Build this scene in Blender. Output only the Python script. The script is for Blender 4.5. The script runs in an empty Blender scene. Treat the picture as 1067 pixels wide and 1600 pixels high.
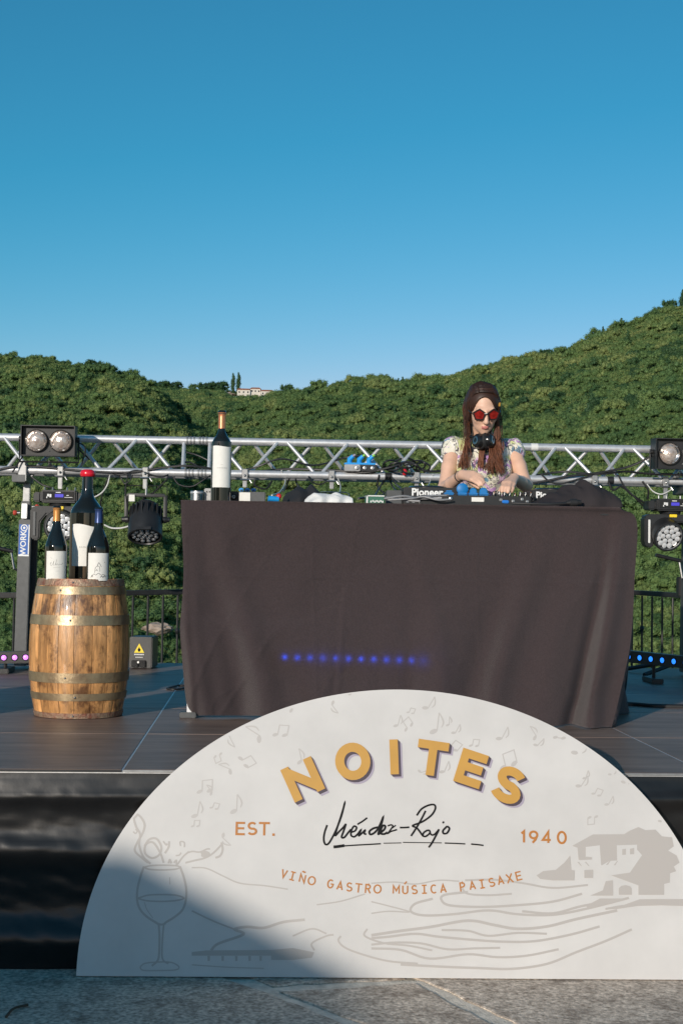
import bpy, bmesh, math, random
import numpy as np
from mathutils import Matrix, Vector
random.seed(7)
rng = np.random.default_rng(7)
R = math.radians
scene = bpy.context.scene
COL = scene.collection

# ------------------------------------------------------------------ camera
CAM = Vector((0, 0, 1.37))
FPX, CX, CY = 2250.0, 533.5, 800.0            # focal length and centre in photograph pixels
yaw, pitch, roll = R(3.1), R(1.93), R(0.82)
_f = Vector((math.sin(yaw)*math.cos(pitch), math.cos(yaw)*math.cos(pitch), math.sin(pitch)))
_r = Vector((math.cos(yaw), -math.sin(yaw), 0))
_u = _r.cross(_f)
CR = _r*math.cos(roll) + _u*math.sin(roll)
CU = _u*math.cos(roll) - _r*math.sin(roll)
cd = bpy.data.cameras.new('camera')
cam = bpy.data.objects.new('camera', cd); COL.objects.link(cam)
mw = Matrix.Identity(4)
for i in range(3):
    mw[i][0] = CR[i]; mw[i][1] = CU[i]; mw[i][2] = -_f[i]; mw[i][3] = CAM[i]
cam.matrix_world = mw
cd.sensor_fit = 'VERTICAL'; cd.sensor_height = 36; cd.lens = 36*FPX/1600
cd.clip_start = .05; cd.clip_end = 6000
scene.camera = cam

# ------------------------------------------------------------------ light
SUN_AZ, SUN_EL = R(207), R(13)                 # compass-like azimuth from +Y towards +X
SDIR = Vector((math.sin(SUN_AZ)*math.cos(SUN_EL), math.cos(SUN_AZ)*math.cos(SUN_EL), math.sin(SUN_EL)))
w = bpy.data.worlds.new('World'); scene.world = w; w.use_nodes = True
nt = w.node_tree
sky = nt.nodes.new('ShaderNodeTexSky'); sky.sky_type = 'NISHITA'; sky.sun_disc = False
sky.sun_elevation = SUN_EL; sky.sun_rotation = SUN_AZ
sky.altitude = 500; sky.air_density = 1.0; sky.dust_density = 0.3; sky.ozone_density = 4.0
bg = nt.nodes['Background']; bg.inputs['Strength'].default_value = 0.15
# the photograph's colour grade of the sky: less red where the sky is dim, slightly less blue
def _mt(op, a, b):
    n = nt.nodes.new('ShaderNodeMath'); n.operation = op
    for k, v in enumerate((a, b)):
        if isinstance(v, (int, float)): n.inputs[k].default_value = v
        else: nt.links.new(v, n.inputs[k])
    return n.outputs[0]
sc0 = nt.nodes.new('ShaderNodeSeparateColor'); cc0 = nt.nodes.new('ShaderNodeCombineColor'); nt.links.new(sky.outputs[0], sc0.inputs[0])
SKY = .15
r_ = _mt('MULTIPLY', sc0.outputs[0], SKY); nt.links.new(_mt('MAXIMUM', _mt('MINIMUM', _mt('MULTIPLY', _mt('POWER', r_, 2.77), 4.96/SKY), sc0.outputs[0]), _mt('MULTIPLY', sc0.outputs[0], .25)), cc0.inputs[0])
nt.links.new(_mt('MULTIPLY', sc0.outputs[1], .81), cc0.inputs[1])
nt.links.new(_mt('MULTIPLY', sc0.outputs[2], .76), cc0.inputs[2])
nt.links.new(cc0.outputs[0], bg.inputs['Color'])
sd = bpy.data.lights.new('sun', 'SUN'); sd.energy = 3.75; sd.angle = R(.53); sd.color = (1, .915, .80)
so = bpy.data.objects.new('sun', sd); COL.objects.link(so)
so.rotation_euler = SDIR.to_track_quat('Z', 'Y').to_euler(); so.location = (-20, -40, 12)
scene.view_settings.view_transform = 'Standard'; scene.view_settings.look = 'None'
scene.view_settings.exposure = 0.0; scene.view_settings.gamma = 1

# ------------------------------------------------------------------ helpers
def P(px, py, Y):
    """world point at depth plane y = Y seen at a photograph pixel"""
    d = _f*FPX + CR*(px-CX) - CU*(py-CY)
    return CAM + d*(Y/d.y)
def lin(c):
    return tuple(((x/255)/12.92 if x/255 <= .04045 else ((x/255+.055)/1.055)**2.4) for x in c)
def frame(o, x, y):
    x = Vector(x).normalized(); y = Vector(y); y = (y - x*y.dot(x)).normalized(); z = x.cross(y)
    m = Matrix.Identity(4)
    for i in range(3): m[i][0], m[i][1], m[i][2], m[i][3] = x[i], y[i], z[i], o[i]
    return m
def TR(o, rz=0, rx=0, ry=0):
    return Matrix.Translation(o) @ Matrix.Rotation(rz, 4, 'Z') @ Matrix.Rotation(ry, 4, 'Y') @ Matrix.Rotation(rx, 4, 'X')

MATS = {}
def mat(name, col, rough=.5, metal=0., var=0., vscale=20., bump=0., bscale=80., rand=0., spec=.5, coat=0., emit=None, estr=0., stretch=(1,1,1), col2=None, detail=6., trans=0., alpha=1., sheen=0., transl=0.):
    m = bpy.data.materials.new(name); m.use_nodes = True; MATS[name] = m
    nt = m.node_tree; b = nt.nodes['Principled BSDF']; L = nt.links.new
    b.inputs['Roughness'].default_value = rough; b.inputs['Metallic'].default_value = metal
    b.inputs['Specular IOR Level'].default_value = spec; b.inputs['Coat Weight'].default_value = coat
    b.inputs['Transmission Weight'].default_value = trans; b.inputs['Alpha'].default_value = alpha
    b.inputs['Sheen Weight'].default_value = sheen
    c = tuple(col)+(1,)
    b.inputs['Base Color'].default_value = c
    if emit: b.inputs['Emission Color'].default_value = tuple(emit)+(1,); b.inputs['Emission Strength'].default_value = estr
    tc = mp = None
    if var or bump or col2:
        tc = nt.nodes.new('ShaderNodeTexCoord'); mp = nt.nodes.new('ShaderNodeMapping'); mp.inputs['Scale'].default_value = stretch
        L(tc.outputs['Object'], mp.inputs[0])
        if rand:
            oi = nt.nodes.new('ShaderNodeObjectInfo'); mu = nt.nodes.new('ShaderNodeMath'); mu.operation = 'MULTIPLY'; mu.inputs[1].default_value = 37.
            L(oi.outputs['Random'], mu.inputs[0]); L(mu.outputs[0], mp.inputs['Location'])
    src = None
    if var or col2:
        n = nt.nodes.new('ShaderNodeTexNoise'); n.inputs['Scale'].default_value = vscale; n.inputs['Detail'].default_value = detail; n.inputs['Roughness'].default_value = .6
        L(mp.outputs[0], n.inputs['Vector'])
        rp = nt.nodes.new('ShaderNodeValToRGB'); L(n.outputs[0], rp.inputs[0])
        rp.color_ramp.elements[0].position = .3; rp.color_ramp.elements[1].position = .7
        c2 = col2 if col2 else [min(1, x*(1+var)) for x in col]
        c1 = col if col2 else [x*(1-var) for x in col]
        rp.color_ramp.elements[0].color = tuple(c1)+(1,); rp.color_ramp.elements[1].color = tuple(c2)+(1,)
        src = rp.outputs[0]; L(src, b.inputs['Base Color'])
    if rand:
        oi = nt.nodes.new('ShaderNodeObjectInfo'); mr = nt.nodes.new('ShaderNodeMapRange')
        mr.inputs['To Min'].default_value = 1-rand; mr.inputs['To Max'].default_value = 1+rand
        L(oi.outputs['Random'], mr.inputs['Value'])
        mx = nt.nodes.new('ShaderNodeVectorMath'); mx.operation = 'SCALE'
        if src: L(src, mx.inputs[0])
        else: mx.inputs[0].default_value = col
        L(mr.outputs[0], mx.inputs['Scale']); L(mx.outputs[0], b.inputs['Base Color'])
    if bump:
        n2 = nt.nodes.new('ShaderNodeTexNoise'); n2.inputs['Scale'].default_value = bscale; n2.inputs['Detail'].default_value = 5
        L(mp.outputs[0], n2.inputs['Vector'])
        bp = nt.nodes.new('ShaderNodeBump'); bp.inputs['Strength'].default_value = bump; bp.inputs['Distance'].default_value = .01
        L(n2.outputs[0], bp.inputs['Height']); L(bp.outputs[0], b.inputs['Normal'])
    if transl:
        tl = nt.nodes.new('ShaderNodeBsdfTranslucent'); ms = nt.nodes.new('ShaderNodeMixShader'); ms.inputs[0].default_value = transl
        tl.inputs[0].default_value = (.9, .9, .95, 1)
        out = nt.nodes['Material Output']
        L(b.outputs[0], ms.inputs[1]); L(tl.outputs[0], ms.inputs[2]); L(ms.outputs[0], out.inputs['Surface'])
    return m

def wloc(o):
    return (wloc(o.parent) if o.parent else Vector((0, 0, 0))) + Vector(o.location)
class MB:
    def __init__(s, T=None): s.v = []; s.f = []; s.mi = []; s.T = T
    def add(s, vs, fs, mi=0, T=None):
        n = len(s.v)
        for p in vs:
            p = Vector(p)
            if T is not None: p = T @ p
            if s.T is not None: p = s.T @ p
            s.v.append(p)
        for f in fs: s.f.append([i+n for i in f]); s.mi.append(mi)
        return s
    def box(s, c, size, T=None, mi=0, taper=1.):
        x, y, z = [a/2 for a in size]; q = []
        for k, dz in ((1, -z), (taper, z)):
            for dx, dy in ((-x, -y), (x, -y), (x, y), (-x, y)): q.append((c[0]+dx*k, c[1]+dy*k, c[2]+dz))
        return s.add(q, [(3,2,1,0),(4,5,6,7),(0,1,5,4),(1,2,6,5),(2,3,7,6),(3,0,4,7)], mi, T)
    def tube(s, pts, r, n=8, caps=True, mi=0, T=None, flat=1.):
        pts = [Vector(p) for p in pts]; m = len(pts)
        rs = r if isinstance(r, (list, tuple)) else [r]*m
        vs = []; up = None
        for i, p in enumerate(pts):
            t = (pts[min(i+1, m-1)]-pts[max(i-1, 0)]).normalized()
            if up is None:
                up = Vector((0, 0, 1)) if abs(t.z) < .9 else Vector((0, 1, 0))
            a = (up - t*up.dot(t)).normalized(); b = t.cross(a); up = a
            for k in range(n):
                an = 2*math.pi*k/n
                vs.append(p + a*(rs[i]*math.cos(an)) + b*(rs[i]*math.sin(an)*flat))
        fs = []
        for i in range(m-1):
            for k in range(n): fs.append((i*n+k, i*n+(k+1) % n, (i+1)*n+(k+1) % n, (i+1)*n+k))
        if caps: fs.append(list(range(n))[::-1]); fs.append([(m-1)*n+k for k in range(n)])
        return s.add(vs, fs, mi, T)
    def lathe(s, prof, n=32, c=(0, 0, 0), mi=0, T=None, a0=0., a1=2*math.pi, caps=True):
        full = abs(a1-a0-2*math.pi) < 1e-6; cols = n if full else n+1; vs = []; fs = []
        for r, z in prof:
            for k in range(cols):
                a = a0+(a1-a0)*k/n; vs.append((c[0]+r*math.cos(a), c[1]+r*math.sin(a), c[2]+z))
        for i in range(len(prof)-1):
            for k in range(n):
                k2 = (k+1) % cols; fs.append((i*cols+k, i*cols+k2, (i+1)*cols+k2, (i+1)*cols+k))
        if caps and full:
            if prof[0][0] > 1e-5: fs.append(list(range(cols))[::-1])
            if prof[-1][0] > 1e-5: fs.append([(len(prof)-1)*cols+k for k in range(cols)])
        return s.add(vs, fs, mi, T)
    def prism(s, poly, h, T=None, mi=0):
        n = len(poly); vs = [(x, y, 0) for x, y in poly]+[(x, y, h) for x, y in poly]
        fs = [list(range(n))[::-1], [n+i for i in range(n)]]+[(i, (i+1) % n, n+(i+1) % n, n+i) for i in range(n)]
        return s.add(vs, fs, mi, T)
    def sphere(s, c, r, n=12, m=8, mi=0, T=None):
        rr = r if isinstance(r, (tuple, list)) else (r, r, r)
        vs = []; fs = []
        for i in range(m+1):
            t = math.pi*i/m
            for k in range(n):
                a = 2*math.pi*k/n; vs.append((c[0]+rr[0]*math.sin(t)*math.cos(a), c[1]+rr[1]*math.sin(t)*math.sin(a), c[2]+rr[2]*math.cos(t)))
        for i in range(m):
            for k in range(n): fs.append((i*n+k, (i+1)*n+k, (i+1)*n+(k+1) % n, i*n+(k+1) % n))
        return s.add(vs, fs, mi, T)
    def grid(s, fn, nu, nv, mi=0, T=None):
        vs = [fn(i/nu, j/nv) for j in range(nv+1) for i in range(nu+1)]
        fs = [(j*(nu+1)+i, j*(nu+1)+i+1, (j+1)*(nu+1)+i+1, (j+1)*(nu+1)+i) for j in range(nv) for i in range(nu)]
        return s.add(vs, fs, mi, T)
    def build(s, name, mats, parent=None, smooth=False, loc=None, bevel=0., sharp=38):
        if parent is not None: o0 = wloc(parent); lc = Vector((0, 0, 0))
        else: lc = Vector(loc) if loc is not None else Vector((0, 0, 0)); o0 = lc
        me = bpy.data.meshes.new(name)
        me.from_pydata([tuple(p-o0) for p in s.v], [], s.f)
        if not isinstance(mats, (list, tuple)): mats = [mats]
        for m in mats: me.materials.append(MATS[m] if isinstance(m, str) else m)
        if len(mats) > 1: me.polygons.foreach_set('material_index', s.mi)
        if bevel:
            bm = bmesh.new(); bm.from_mesh(me); bmesh.ops.remove_doubles(bm, verts=bm.verts, dist=1e-5)
            ed = [e for e in bm.edges if len(e.link_faces) == 2 and e.calc_face_angle(0) > R(30)]
            bmesh.ops.bevel(bm, geom=ed, offset=bevel, segments=2, affect='EDGES', clamp_overlap=True)
            bm.to_mesh(me); bm.free(); smooth = True
        if smooth:
            me.polygons.foreach_set('use_smooth', [True]*len(me.polygons)); me.set_sharp_from_angle(angle=R(sharp))
        me.update()
        ob = bpy.data.objects.new(name, me); COL.objects.link(ob); ob.location = lc
        if parent is not None: ob.parent = parent
        return ob
def tag(o, label=None, cat=None, group=None, kind=None):
    if label: o['label'] = label
    if cat: o['category'] = cat
    if group: o['group'] = group
    if kind: o['kind'] = kind
    return o
def thing(name, label, cat, loc=(0, 0, 0), group=None):
    o = bpy.data.objects.new(name, None); COL.objects.link(o); o.location = loc; o.empty_display_size = .1
    return tag(o, label, cat, group)
def cr(pts, n=8):
    """Catmull-Rom through points (any dimension)"""
    q = [np.array(p, float) for p in pts]; q = [2*q[0]-q[1]]+q+[2*q[-1]-q[-2]]; out = []
    for i in range(1, len(q)-2):
        for k in range(n):
            t = k/n
            out.append(.5*((2*q[i])+(-q[i-1]+q[i+1])*t+(2*q[i-1]-5*q[i]+4*q[i+1]-q[i+2])*t*t+(-q[i-1]+3*q[i]-3*q[i+1]+q[i+2])*t**3))
    out.append(q[-2]); return out
def cable(name, pts, r, m, label, group=None, n=6):
    pl = cr(pts, 6); mb = MB(); mb.tube(pl, r, 6)
    lo = Vector(pl[0]); o = mb.build(name, m, smooth=True, loc=lo)
    return tag(o, label, 'cable', group)
def text_mesh(name, s, size, T, m, parent, bold=0.):
    cu = bpy.data.curves.new('t', 'FONT'); cu.body = s; cu.size = size; cu.align_x = 'CENTER'; cu.align_y = 'CENTER'; cu.resolution_u = 3; cu.offset = bold
    t = bpy.data.objects.new('t', cu); COL.objects.link(t)
    dg = bpy.context.evaluated_depsgraph_get(); me = bpy.data.meshes.new_from_object(t.evaluated_get(dg))
    bpy.data.objects.remove(t); bpy.data.curves.remove(cu)
    mb = MB(T); mb.add([v.co for v in me.vertices], [list(p.vertices) for p in me.polygons])
    bpy.data.meshes.remove(me)
    return mb.build(name, m, parent)

# strokes: flat ribbons for print and lettering ------------------------------------------------
def ribbon(mb, pts, wd, mapf, layer=0., closed=False, taper=False):
    p = [np.array(q, float) for q in pts]; n = len(p); vs = []; fs = []
    for i in range(n):
        if closed: a, b = p[(i-1) % n], p[(i+1) % n]
        else: a, b = p[max(i-1, 0)], p[min(i+1, n-1)]
        def un(v): return v/(np.linalg.norm(v)+1e-9)
        d1 = un(p[i]-a) if (i > 0 or closed) else un(b-p[i]); d2 = un(b-p[i]) if (i < n-1 or closed) else d1
        t = un(d1+d2); nn = np.array((-t[1], t[0])); c = max(.35, float(np.dot(nn, np.array((-d1[1], d1[0])))))
        h = wd[i]/2 if isinstance(wd, (list, tuple)) else wd/2
        if taper: h *= .25+.75*math.sin(math.pi*(.08+.84*i/max(1, n-1)))
        off = layer+i*6e-6
        vs += [mapf(p[i]+nn*h/c, off), mapf(p[i]-nn*h/c, off)]
    for i in range(n-1): fs.append((2*i, 2*i+1, 2*i+3, 2*i+2))
    if closed: fs.append((2*n-2, 2*n-1, 1, 0))
    mb.add(vs, fs)
def poly_fill(mb, pts, mapf, layer=0.):
    mb.add([mapf(np.array(p, float), layer) for p in pts], [list(range(len(pts)))])
def arc(cx, cy, rx, ry, a0, a1, n=14):
    return [(cx+rx*math.cos(R(a0+(a1-a0)*i/n)), cy+ry*math.sin(R(a0+(a1-a0)*i/n))) for i in range(n+1)]
# glyphs on a cell, height 1, y up; (width, [strokes])
GL = {
 'N': (.72, [[(0,0),(0,1)],[(0,1),(.72,0)],[(.72,0),(.72,1)]]), 'O': (.82, ['c', arc(.41,.5,.41,.5,0,360,28)[:-1]]),
 'I': (.0, [[(0,0),(0,1)]]), 'T': (.66, [[(0,1),(.66,1)],[(.33,1),(.33,0)]]),
 'E': (.54, [[(.54,1),(0,1)],[(0,1),(0,0)],[(0,0),(.54,0)],[(0,.52),(.48,.52)]]),
 'S': (.6, [arc(.31,.74,.27,.26,35,270,16)+arc(.31,.25,.30,.25,90,-150,16)[1:]]),
 '.': (.0, [[(0,0),(0,.1)]]), '1': (.2, [[(0,.8),(.2,1),(.2,0)]]),
 '9': (.56, ['c', arc(.28,.7,.28,.3,0,360,20)[:-1], [(.55,.62),(.42,.28),(.2,0)]]),
 '4': (.6, [[(.42,0),(.42,1),(0,.27),(.6,.27)]]), '0': (.6, ['c', arc(.3,.5,.3,.5,0,360,24)[:-1]]),
 'V': (.6, [[(0,1),(.3,0),(.6,1)]]), 'G': (.6, [arc(.32,.5,.32,.5,50,360,20)+[(.36,.5)]]),
 'A': (.64, [[(0,0),(.32,1),(.64,0)],[(.11,.33),(.53,.33)]]), 'R': (.52, [[(0,0),(0,1)],[(0,1),(.26,1)]+arc(.26,.74,.26,.26,90,-90,10)+[(0,.48)],[(.26,.48),(.54,0)]]),
 'M': (.7, [[(0,0),(0,1),(.35,.35),(.7,1),(.7,0)]]), 'U': (.58, [[(0,1),(0,.3)]+arc(.29,.29,.29,.29,180,360,12)+[(.58,1)]]),
 'C': (.6, [arc(.34,.5,.34,.5,50,310,18)]), 'P': (.5, [[(0,0),(0,1)],[(0,1),(.25,1)]+arc(.25,.73,.25,.27,90,-90,10)+[(0,.46)]]),
 'X': (.6, [[(0,0),(.6,1)],[(0,1),(.6,0)]]), 'W': (.9, [[(0,1),(.22,0),(.45,.8),(.68,0),(.9,1)]]), 'K': (.56, [[(0,0),(0,1)],[(.54,1),(.02,.45)],[(.14,.57),(.56,0)]]),
 'Ii': (.4, [[(.2,0),(.2,1)],[(0,1),(.4,1)],[(0,0),(.4,0)]]),
 'Ñ': (.6, [[(0,0),(0,1),(.6,0),(.6,1)],[(.1,1.18),(.22,1.26),(.38,1.18),(.5,1.26)]]), 'Ú': (.58, [[(0,1),(0,.3)]+arc(.29,.29,.29,.29,180,360,12)+[(.58,1)],[(.25,1.15),(.42,1.32)]]),
}
def glyph(mb, ch, c, rot, hgt, wd, mapf, layer, extra=(0, 0), xs=1.):
    """centre c in map units (x right, y up), rot CCW degrees; wd = stroke width in units of hgt"""
    W, st = GL[ch]; ca, sa = math.cos(R(rot)), math.sin(R(rot)); closed = False; k = 0
    i = 0
    inset = wd/2
    for q in st:
        if q == 'c': closed = True; continue
        pts = []
        for x, y in q:
            yy = inset+(y)*(1-2*inset) if y <= 1 else y
            if closed or ch in 'SGCU': yy = y*(1-2*inset)+inset if y <= 1 else y
            X = (x-W/2)*xs*hgt; Y = (yy-.5)*hgt; pts.append((X, Y))
        if not closed and ch not in 'SCG' and len(pts) == 2:   # square the ends of straight strokes
            a, b = np.array(pts[0]), np.array(pts[1]); d = (b-a)/np.linalg.norm(b-a); e = d*(wd*hgt/2)
            if not (ch == 'N' and abs(d[0]) > .1): pts = [tuple(a-e), tuple(b+e)]
        pts = [(c[0]+extra[0]+x*ca-y*sa, c[1]+extra[1]+x*sa+y*ca) for x, y in pts]
        ribbon(mb, pts, wd*hgt, mapf, layer+k*6e-5, closed); k += 1; closed = False

# ------------------------------------------------------------------ materials
mat('soil', (.08, .12, .045), .95, var=.5, vscale=.05)
mat('bark', (.09, .065, .045), .9, var=.4, vscale=3)
mat('deck_wood', lin((128, 108, 97)), .46, spec=.35, var=.34, vscale=3.2, stretch=(.8, 4, 4), bump=.08, bscale=40, rand=.10, detail=9)
mat('alu', (.66, .66, .67), .42, metal=.6, var=.12, vscale=30, bump=.03, bscale=200)
mat('alu_dull', (.34, .34, .34), .45, metal=.7, var=.15, vscale=40)
mat('steel', (.42, .42, .42), .35, metal=1, var=.2, vscale=60)
mat('vinyl', (.010, .009, .0088), .30, spec=.45, bump=.05, bscale=18, var=.15, vscale=14)
mat('black_plastic', (.018, .018, .019), .42, bump=.05, bscale=300, var=.2)
mat('black_gloss', (.012, .012, .013), .18)
mat('black_metal', (.02, .02, .021), .45, metal=.2, var=.3, vscale=40)
mat('rubber', (.015, .015, .016), .65)
mat('grey_metal', (.085, .088, .09), .48, metal=.3, var=.15, vscale=25, bump=.04, bscale=200)
mat('white_plastic', (.72, .72, .70), .45, var=.06)
mat('paper', (.78, .76, .71), .7, var=.04, vscale=40)
mat('board', lin((198, 195, 193)), .40, var=.075, vscale=3.6, detail=6)
mat('art', lin((174, 168, 164)), .42)
mat('art_faint', lin((180, 175, 172)), .42)
mat('gold', lin((190, 143, 64)), .42, var=.05, vscale=12)
mat('orange_ink', lin((176, 112, 48)), .45)
mat('ink', (.008, .008, .009), .7, spec=.2)
mat('shadow_ink', lin((66, 54, 66)), .45)
mat('lilac_ink', lin((162, 152, 168)), .45)
mat('edge_white', (.8, .8, .79), .5)
mat('blue', (.01, .18, .62), .4)
mat('blue2', (.015, .30, .72), .42)
mat('red', (.55, .02, .03), .4)
mat('yellow', (.85, .62, .02), .5)
mat('skin', (.70, .43, .31), .5, var=.06, vscale=25, sheen=.1)
mat('lip', (.55, .2, .18), .4)
mat('cloth_black', lin((69, 58, 59)), .92, var=.20, vscale=150, bump=.7, bscale=420, detail=2, sheen=.15, transl=.05, spec=.15)
mat('cloth_plain', (.04, .034, .036), .92, var=.12, vscale=250, bump=.3, bscale=700, spec=.15)
mat('cloth_white', (.75, .74, .72), .9, var=.06, bump=.2, bscale=200)
mat('jacket', (.016, .016, .018), .8, bump=.2, bscale=120)
m = mat('granite', (.24, .185, .14), .9, col2=(.95, .80, .66), vscale=68, bump=.45, bscale=90, rand=.12, detail=8)
nt = m.node_tree; L = nt.links.new; bs = nt.nodes['Principled BSDF']; src = bs.inputs['Base Color'].links[0].from_socket
tc = nt.nodes.new('ShaderNodeTexCoord'); ns_ = nt.nodes.new('ShaderNodeTexNoise'); ns_.inputs['Scale'].default_value = 9; ns_.inputs['Detail'].default_value = 10; ns_.inputs['Roughness'].default_value = .72; L(tc.outputs['Object'], ns_.inputs['Vector'])
rp = nt.nodes.new('ShaderNodeValToRGB'); rp.color_ramp.elements[0].position = .48; rp.color_ramp.elements[1].position = .66; rp.color_ramp.elements[0].color = (0, 0, 0, 1); rp.color_ramp.elements[1].color = (.8, .8, .8, 1); L(ns_.outputs[0], rp.inputs[0])
mx = nt.nodes.new('ShaderNodeMix'); mx.data_type = 'RGBA'; L(rp.outputs[0], mx.inputs[0]); L(src, mx.inputs[6]); mx.inputs[7].default_value = (.17, .125, .095, 1); L(mx.outputs[2], bs.inputs['Base Color'])
mat('mortar', (.72, .64, .54), .95, var=.25, vscale=25, bump=.5, bscale=120)
mat('rock', (.33, .26, .21), .95, var=.3, vscale=.6, bump=.6, bscale=2)
mat('plaster', (.58, .54, .48), .9, var=.08, vscale=1)
mat('roof_tile', (.42, .15, .08), .85, var=.3, vscale=2)
mat('window_dark', (.03, .035, .04), .2)
mat('stone_wall', (.32, .28, .23), .9, var=.35, vscale=4)
mat('lens_clear', (.75, .75, .76), .12, metal=.85)
mat('chrome', (.8, .8, .8), .12, metal=1)
mat('lamp_glass', (.50, .36, .29), .2, metal=.45, col2=(.82, .74, .68), vscale=45, bump=.5, bscale=60)
mat('led_blue', (.1, .3, .9), .3, emit=(.02, .22, 1), estr=1.5)
mat('led_pink', (.6, .2, .8), .3, emit=(.75, .25, .95), estr=1.1)
mat('led_strong', (.05, .1, .9), .3, emit=(.015, .09, 1), estr=26)
mat('screen', (.05, .04, .3), .3, emit=(.06, .05, .7), estr=.5)
mat('amber', (.45, .20, .06), .35)
mat('copper_foil', (.62, .25, .12), .32, metal=.55)
mat('orange_foil', (.62, .27, .07), .38, metal=.25)
mat('navy_foil', (.03, .06, .18), .3, metal=.3)
mat('red_wax', (.68, .012, .03), .25, coat=.4)
mat('bottle_glass', (.010, .011, .009), .05, spec=.55, coat=.3)
mat('label_grey', (.38, .37, .35), .6)
mat('cable_black', (.014, .014, .015), .5)
mat('cable_white', (.6, .6, .58), .5)
mat('green_box', (.03, .14, .09), .5)

# foliage, one material with a random tint for each tree
def foliage(name, dark, mid, light, transl=.22):
    m = bpy.data.materials.new(name); m.use_nodes = True; MATS[name] = m
    nt = m.node_tree; L = nt.links.new; b = nt.nodes['Principled BSDF']
    oi = nt.nodes.new('ShaderNodeObjectInfo'); rp = nt.nodes.new('ShaderNodeValToRGB')
    e = rp.color_ramp.elements; e[0].color = tuple(dark)+(1,); e[1].color = tuple(light)+(1,)
    x = e.new(.55); x.color = tuple(mid)+(1,)
    g = nt.nodes.new('ShaderNodeNewGeometry'); n = nt.nodes.new('ShaderNodeTexNoise'); n.inputs['Scale'].default_value = .012; n.inputs['Detail'].default_value = 3
    L(g.outputs['Position'], n.inputs['Vector'])
    mr = nt.nodes.new('ShaderNodeMapRange'); mr.inputs['From Min'].default_value = .3; mr.inputs['From Max'].default_value = .7; L(n.outputs[0], mr.inputs['Value'])
    mx = nt.nodes.new('ShaderNodeMix'); mx.inputs[0].default_value = .4; L(oi.outputs['Random'], mx.inputs[2]); L(mr.outputs[0], mx.inputs[3]); L(mx.outputs[0], rp.inputs[0])
    n3 = nt.nodes.new('ShaderNodeTexNoise'); n3.inputs['Scale'].default_value = 1.3; tc = nt.nodes.new('ShaderNodeTexCoord'); L(tc.outputs['Object'], n3.inputs['Vector'])
    m3 = nt.nodes.new('ShaderNodeMapRange'); m3.inputs['To Min'].default_value = .6; m3.inputs['To Max'].default_value = 1.4; L(n3.outputs[0], m3.inputs['Value'])
    sc = nt.nodes.new('ShaderNodeVectorMath'); sc.operation = 'SCALE'; L(rp.outputs[0], sc.inputs[0]); L(m3.outputs[0], sc.inputs['Scale'])
    L(sc.outputs[0], b.inputs['Base Color']); b.inputs['Roughness'].default_value = .6; b.inputs['Specular IOR Level'].default_value = .25
    tl = nt.nodes.new('ShaderNodeBsdfTranslucent'); L(sc.outputs[0], tl.inputs[0]); ms = nt.nodes.new('ShaderNodeMixShader'); ms.inputs[0].default_value = transl
    L(b.outputs[0], ms.inputs[1]); L(tl.outputs[0], ms.inputs[2]); L(ms.outputs[0], nt.nodes['Material Output'].inputs['Surface'])
foliage('leaf', (.075, .155, .060), (.150, .235, .078), (.31, .35, .125), .32)
foliage('leaf_dark', (.034, .080, .036), (.042, .095, .036), (.065, .125, .045))

# ------------------------------------------------------------------ hills
def interp(x, pts): return np.interp(x, [p[0] for p in pts], [p[1] for p in pts])
def px_az(px): return math.degrees(yaw)+np.degrees(np.arctan((np.asarray(px)-CX)/FPX))
def az_px(az): return CX+FPX*np.tan(np.radians(az)-yaw)
def hor(px): return 876-(CX-np.asarray(px))*math.tan(roll)
# (pixel column, ridge pixel row) of the three slopes; distance of each ridge; tree height is taken off
HILLS = [
 (620., [(-500, 600), (0, 566), (60, 560), (130, 572), (200, 584), (240, 600), (275, 640), (330, 700), (420, 790), (600, 900), (1500, 1000)]),
 (1150., [(-500, 620), (150, 612), (240, 606), (330, 608), (440, 616), (520, 622), (700, 640), (1500, 640)]),
 (760., [(-500, 980), (150, 800), (250, 720), (330, 668), (390, 632), (440, 613), (480, 609), (530, 600), (570, 593), (640, 598), (700, 592), (760, 575), (820, 560), (880, 551), (940, 523), (1000, 506), (1040, 492), (1067, 488), (1300, 440), (1800, 430)]),
]
def vnoise(x, y, s, seed):
    """smooth value noise on a lattice"""
    x = np.asarray(x)/s; y = np.asarray(y)/s; xi = np.floor(x).astype(int); yi = np.floor(y).astype(int); fx = x-xi; fy = y-yi
    fx = fx*fx*(3-2*fx); fy = fy*fy*(3-2*fy)
    def h(a, b):
        q = (a*374761393+b*668265263+seed*144665) & 0x7fffffff; q = ((q ^ (q >> 13))*1274126177) & 0x7fffffff
        return ((q ^ (q >> 16)) & 0xffff)/65535.
    return (h(xi, yi)*(1-fx)+h(xi+1, yi)*fx)*(1-fy)+(h(xi, yi+1)*(1-fx)+h(xi+1, yi+1)*fx)*fy
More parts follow.
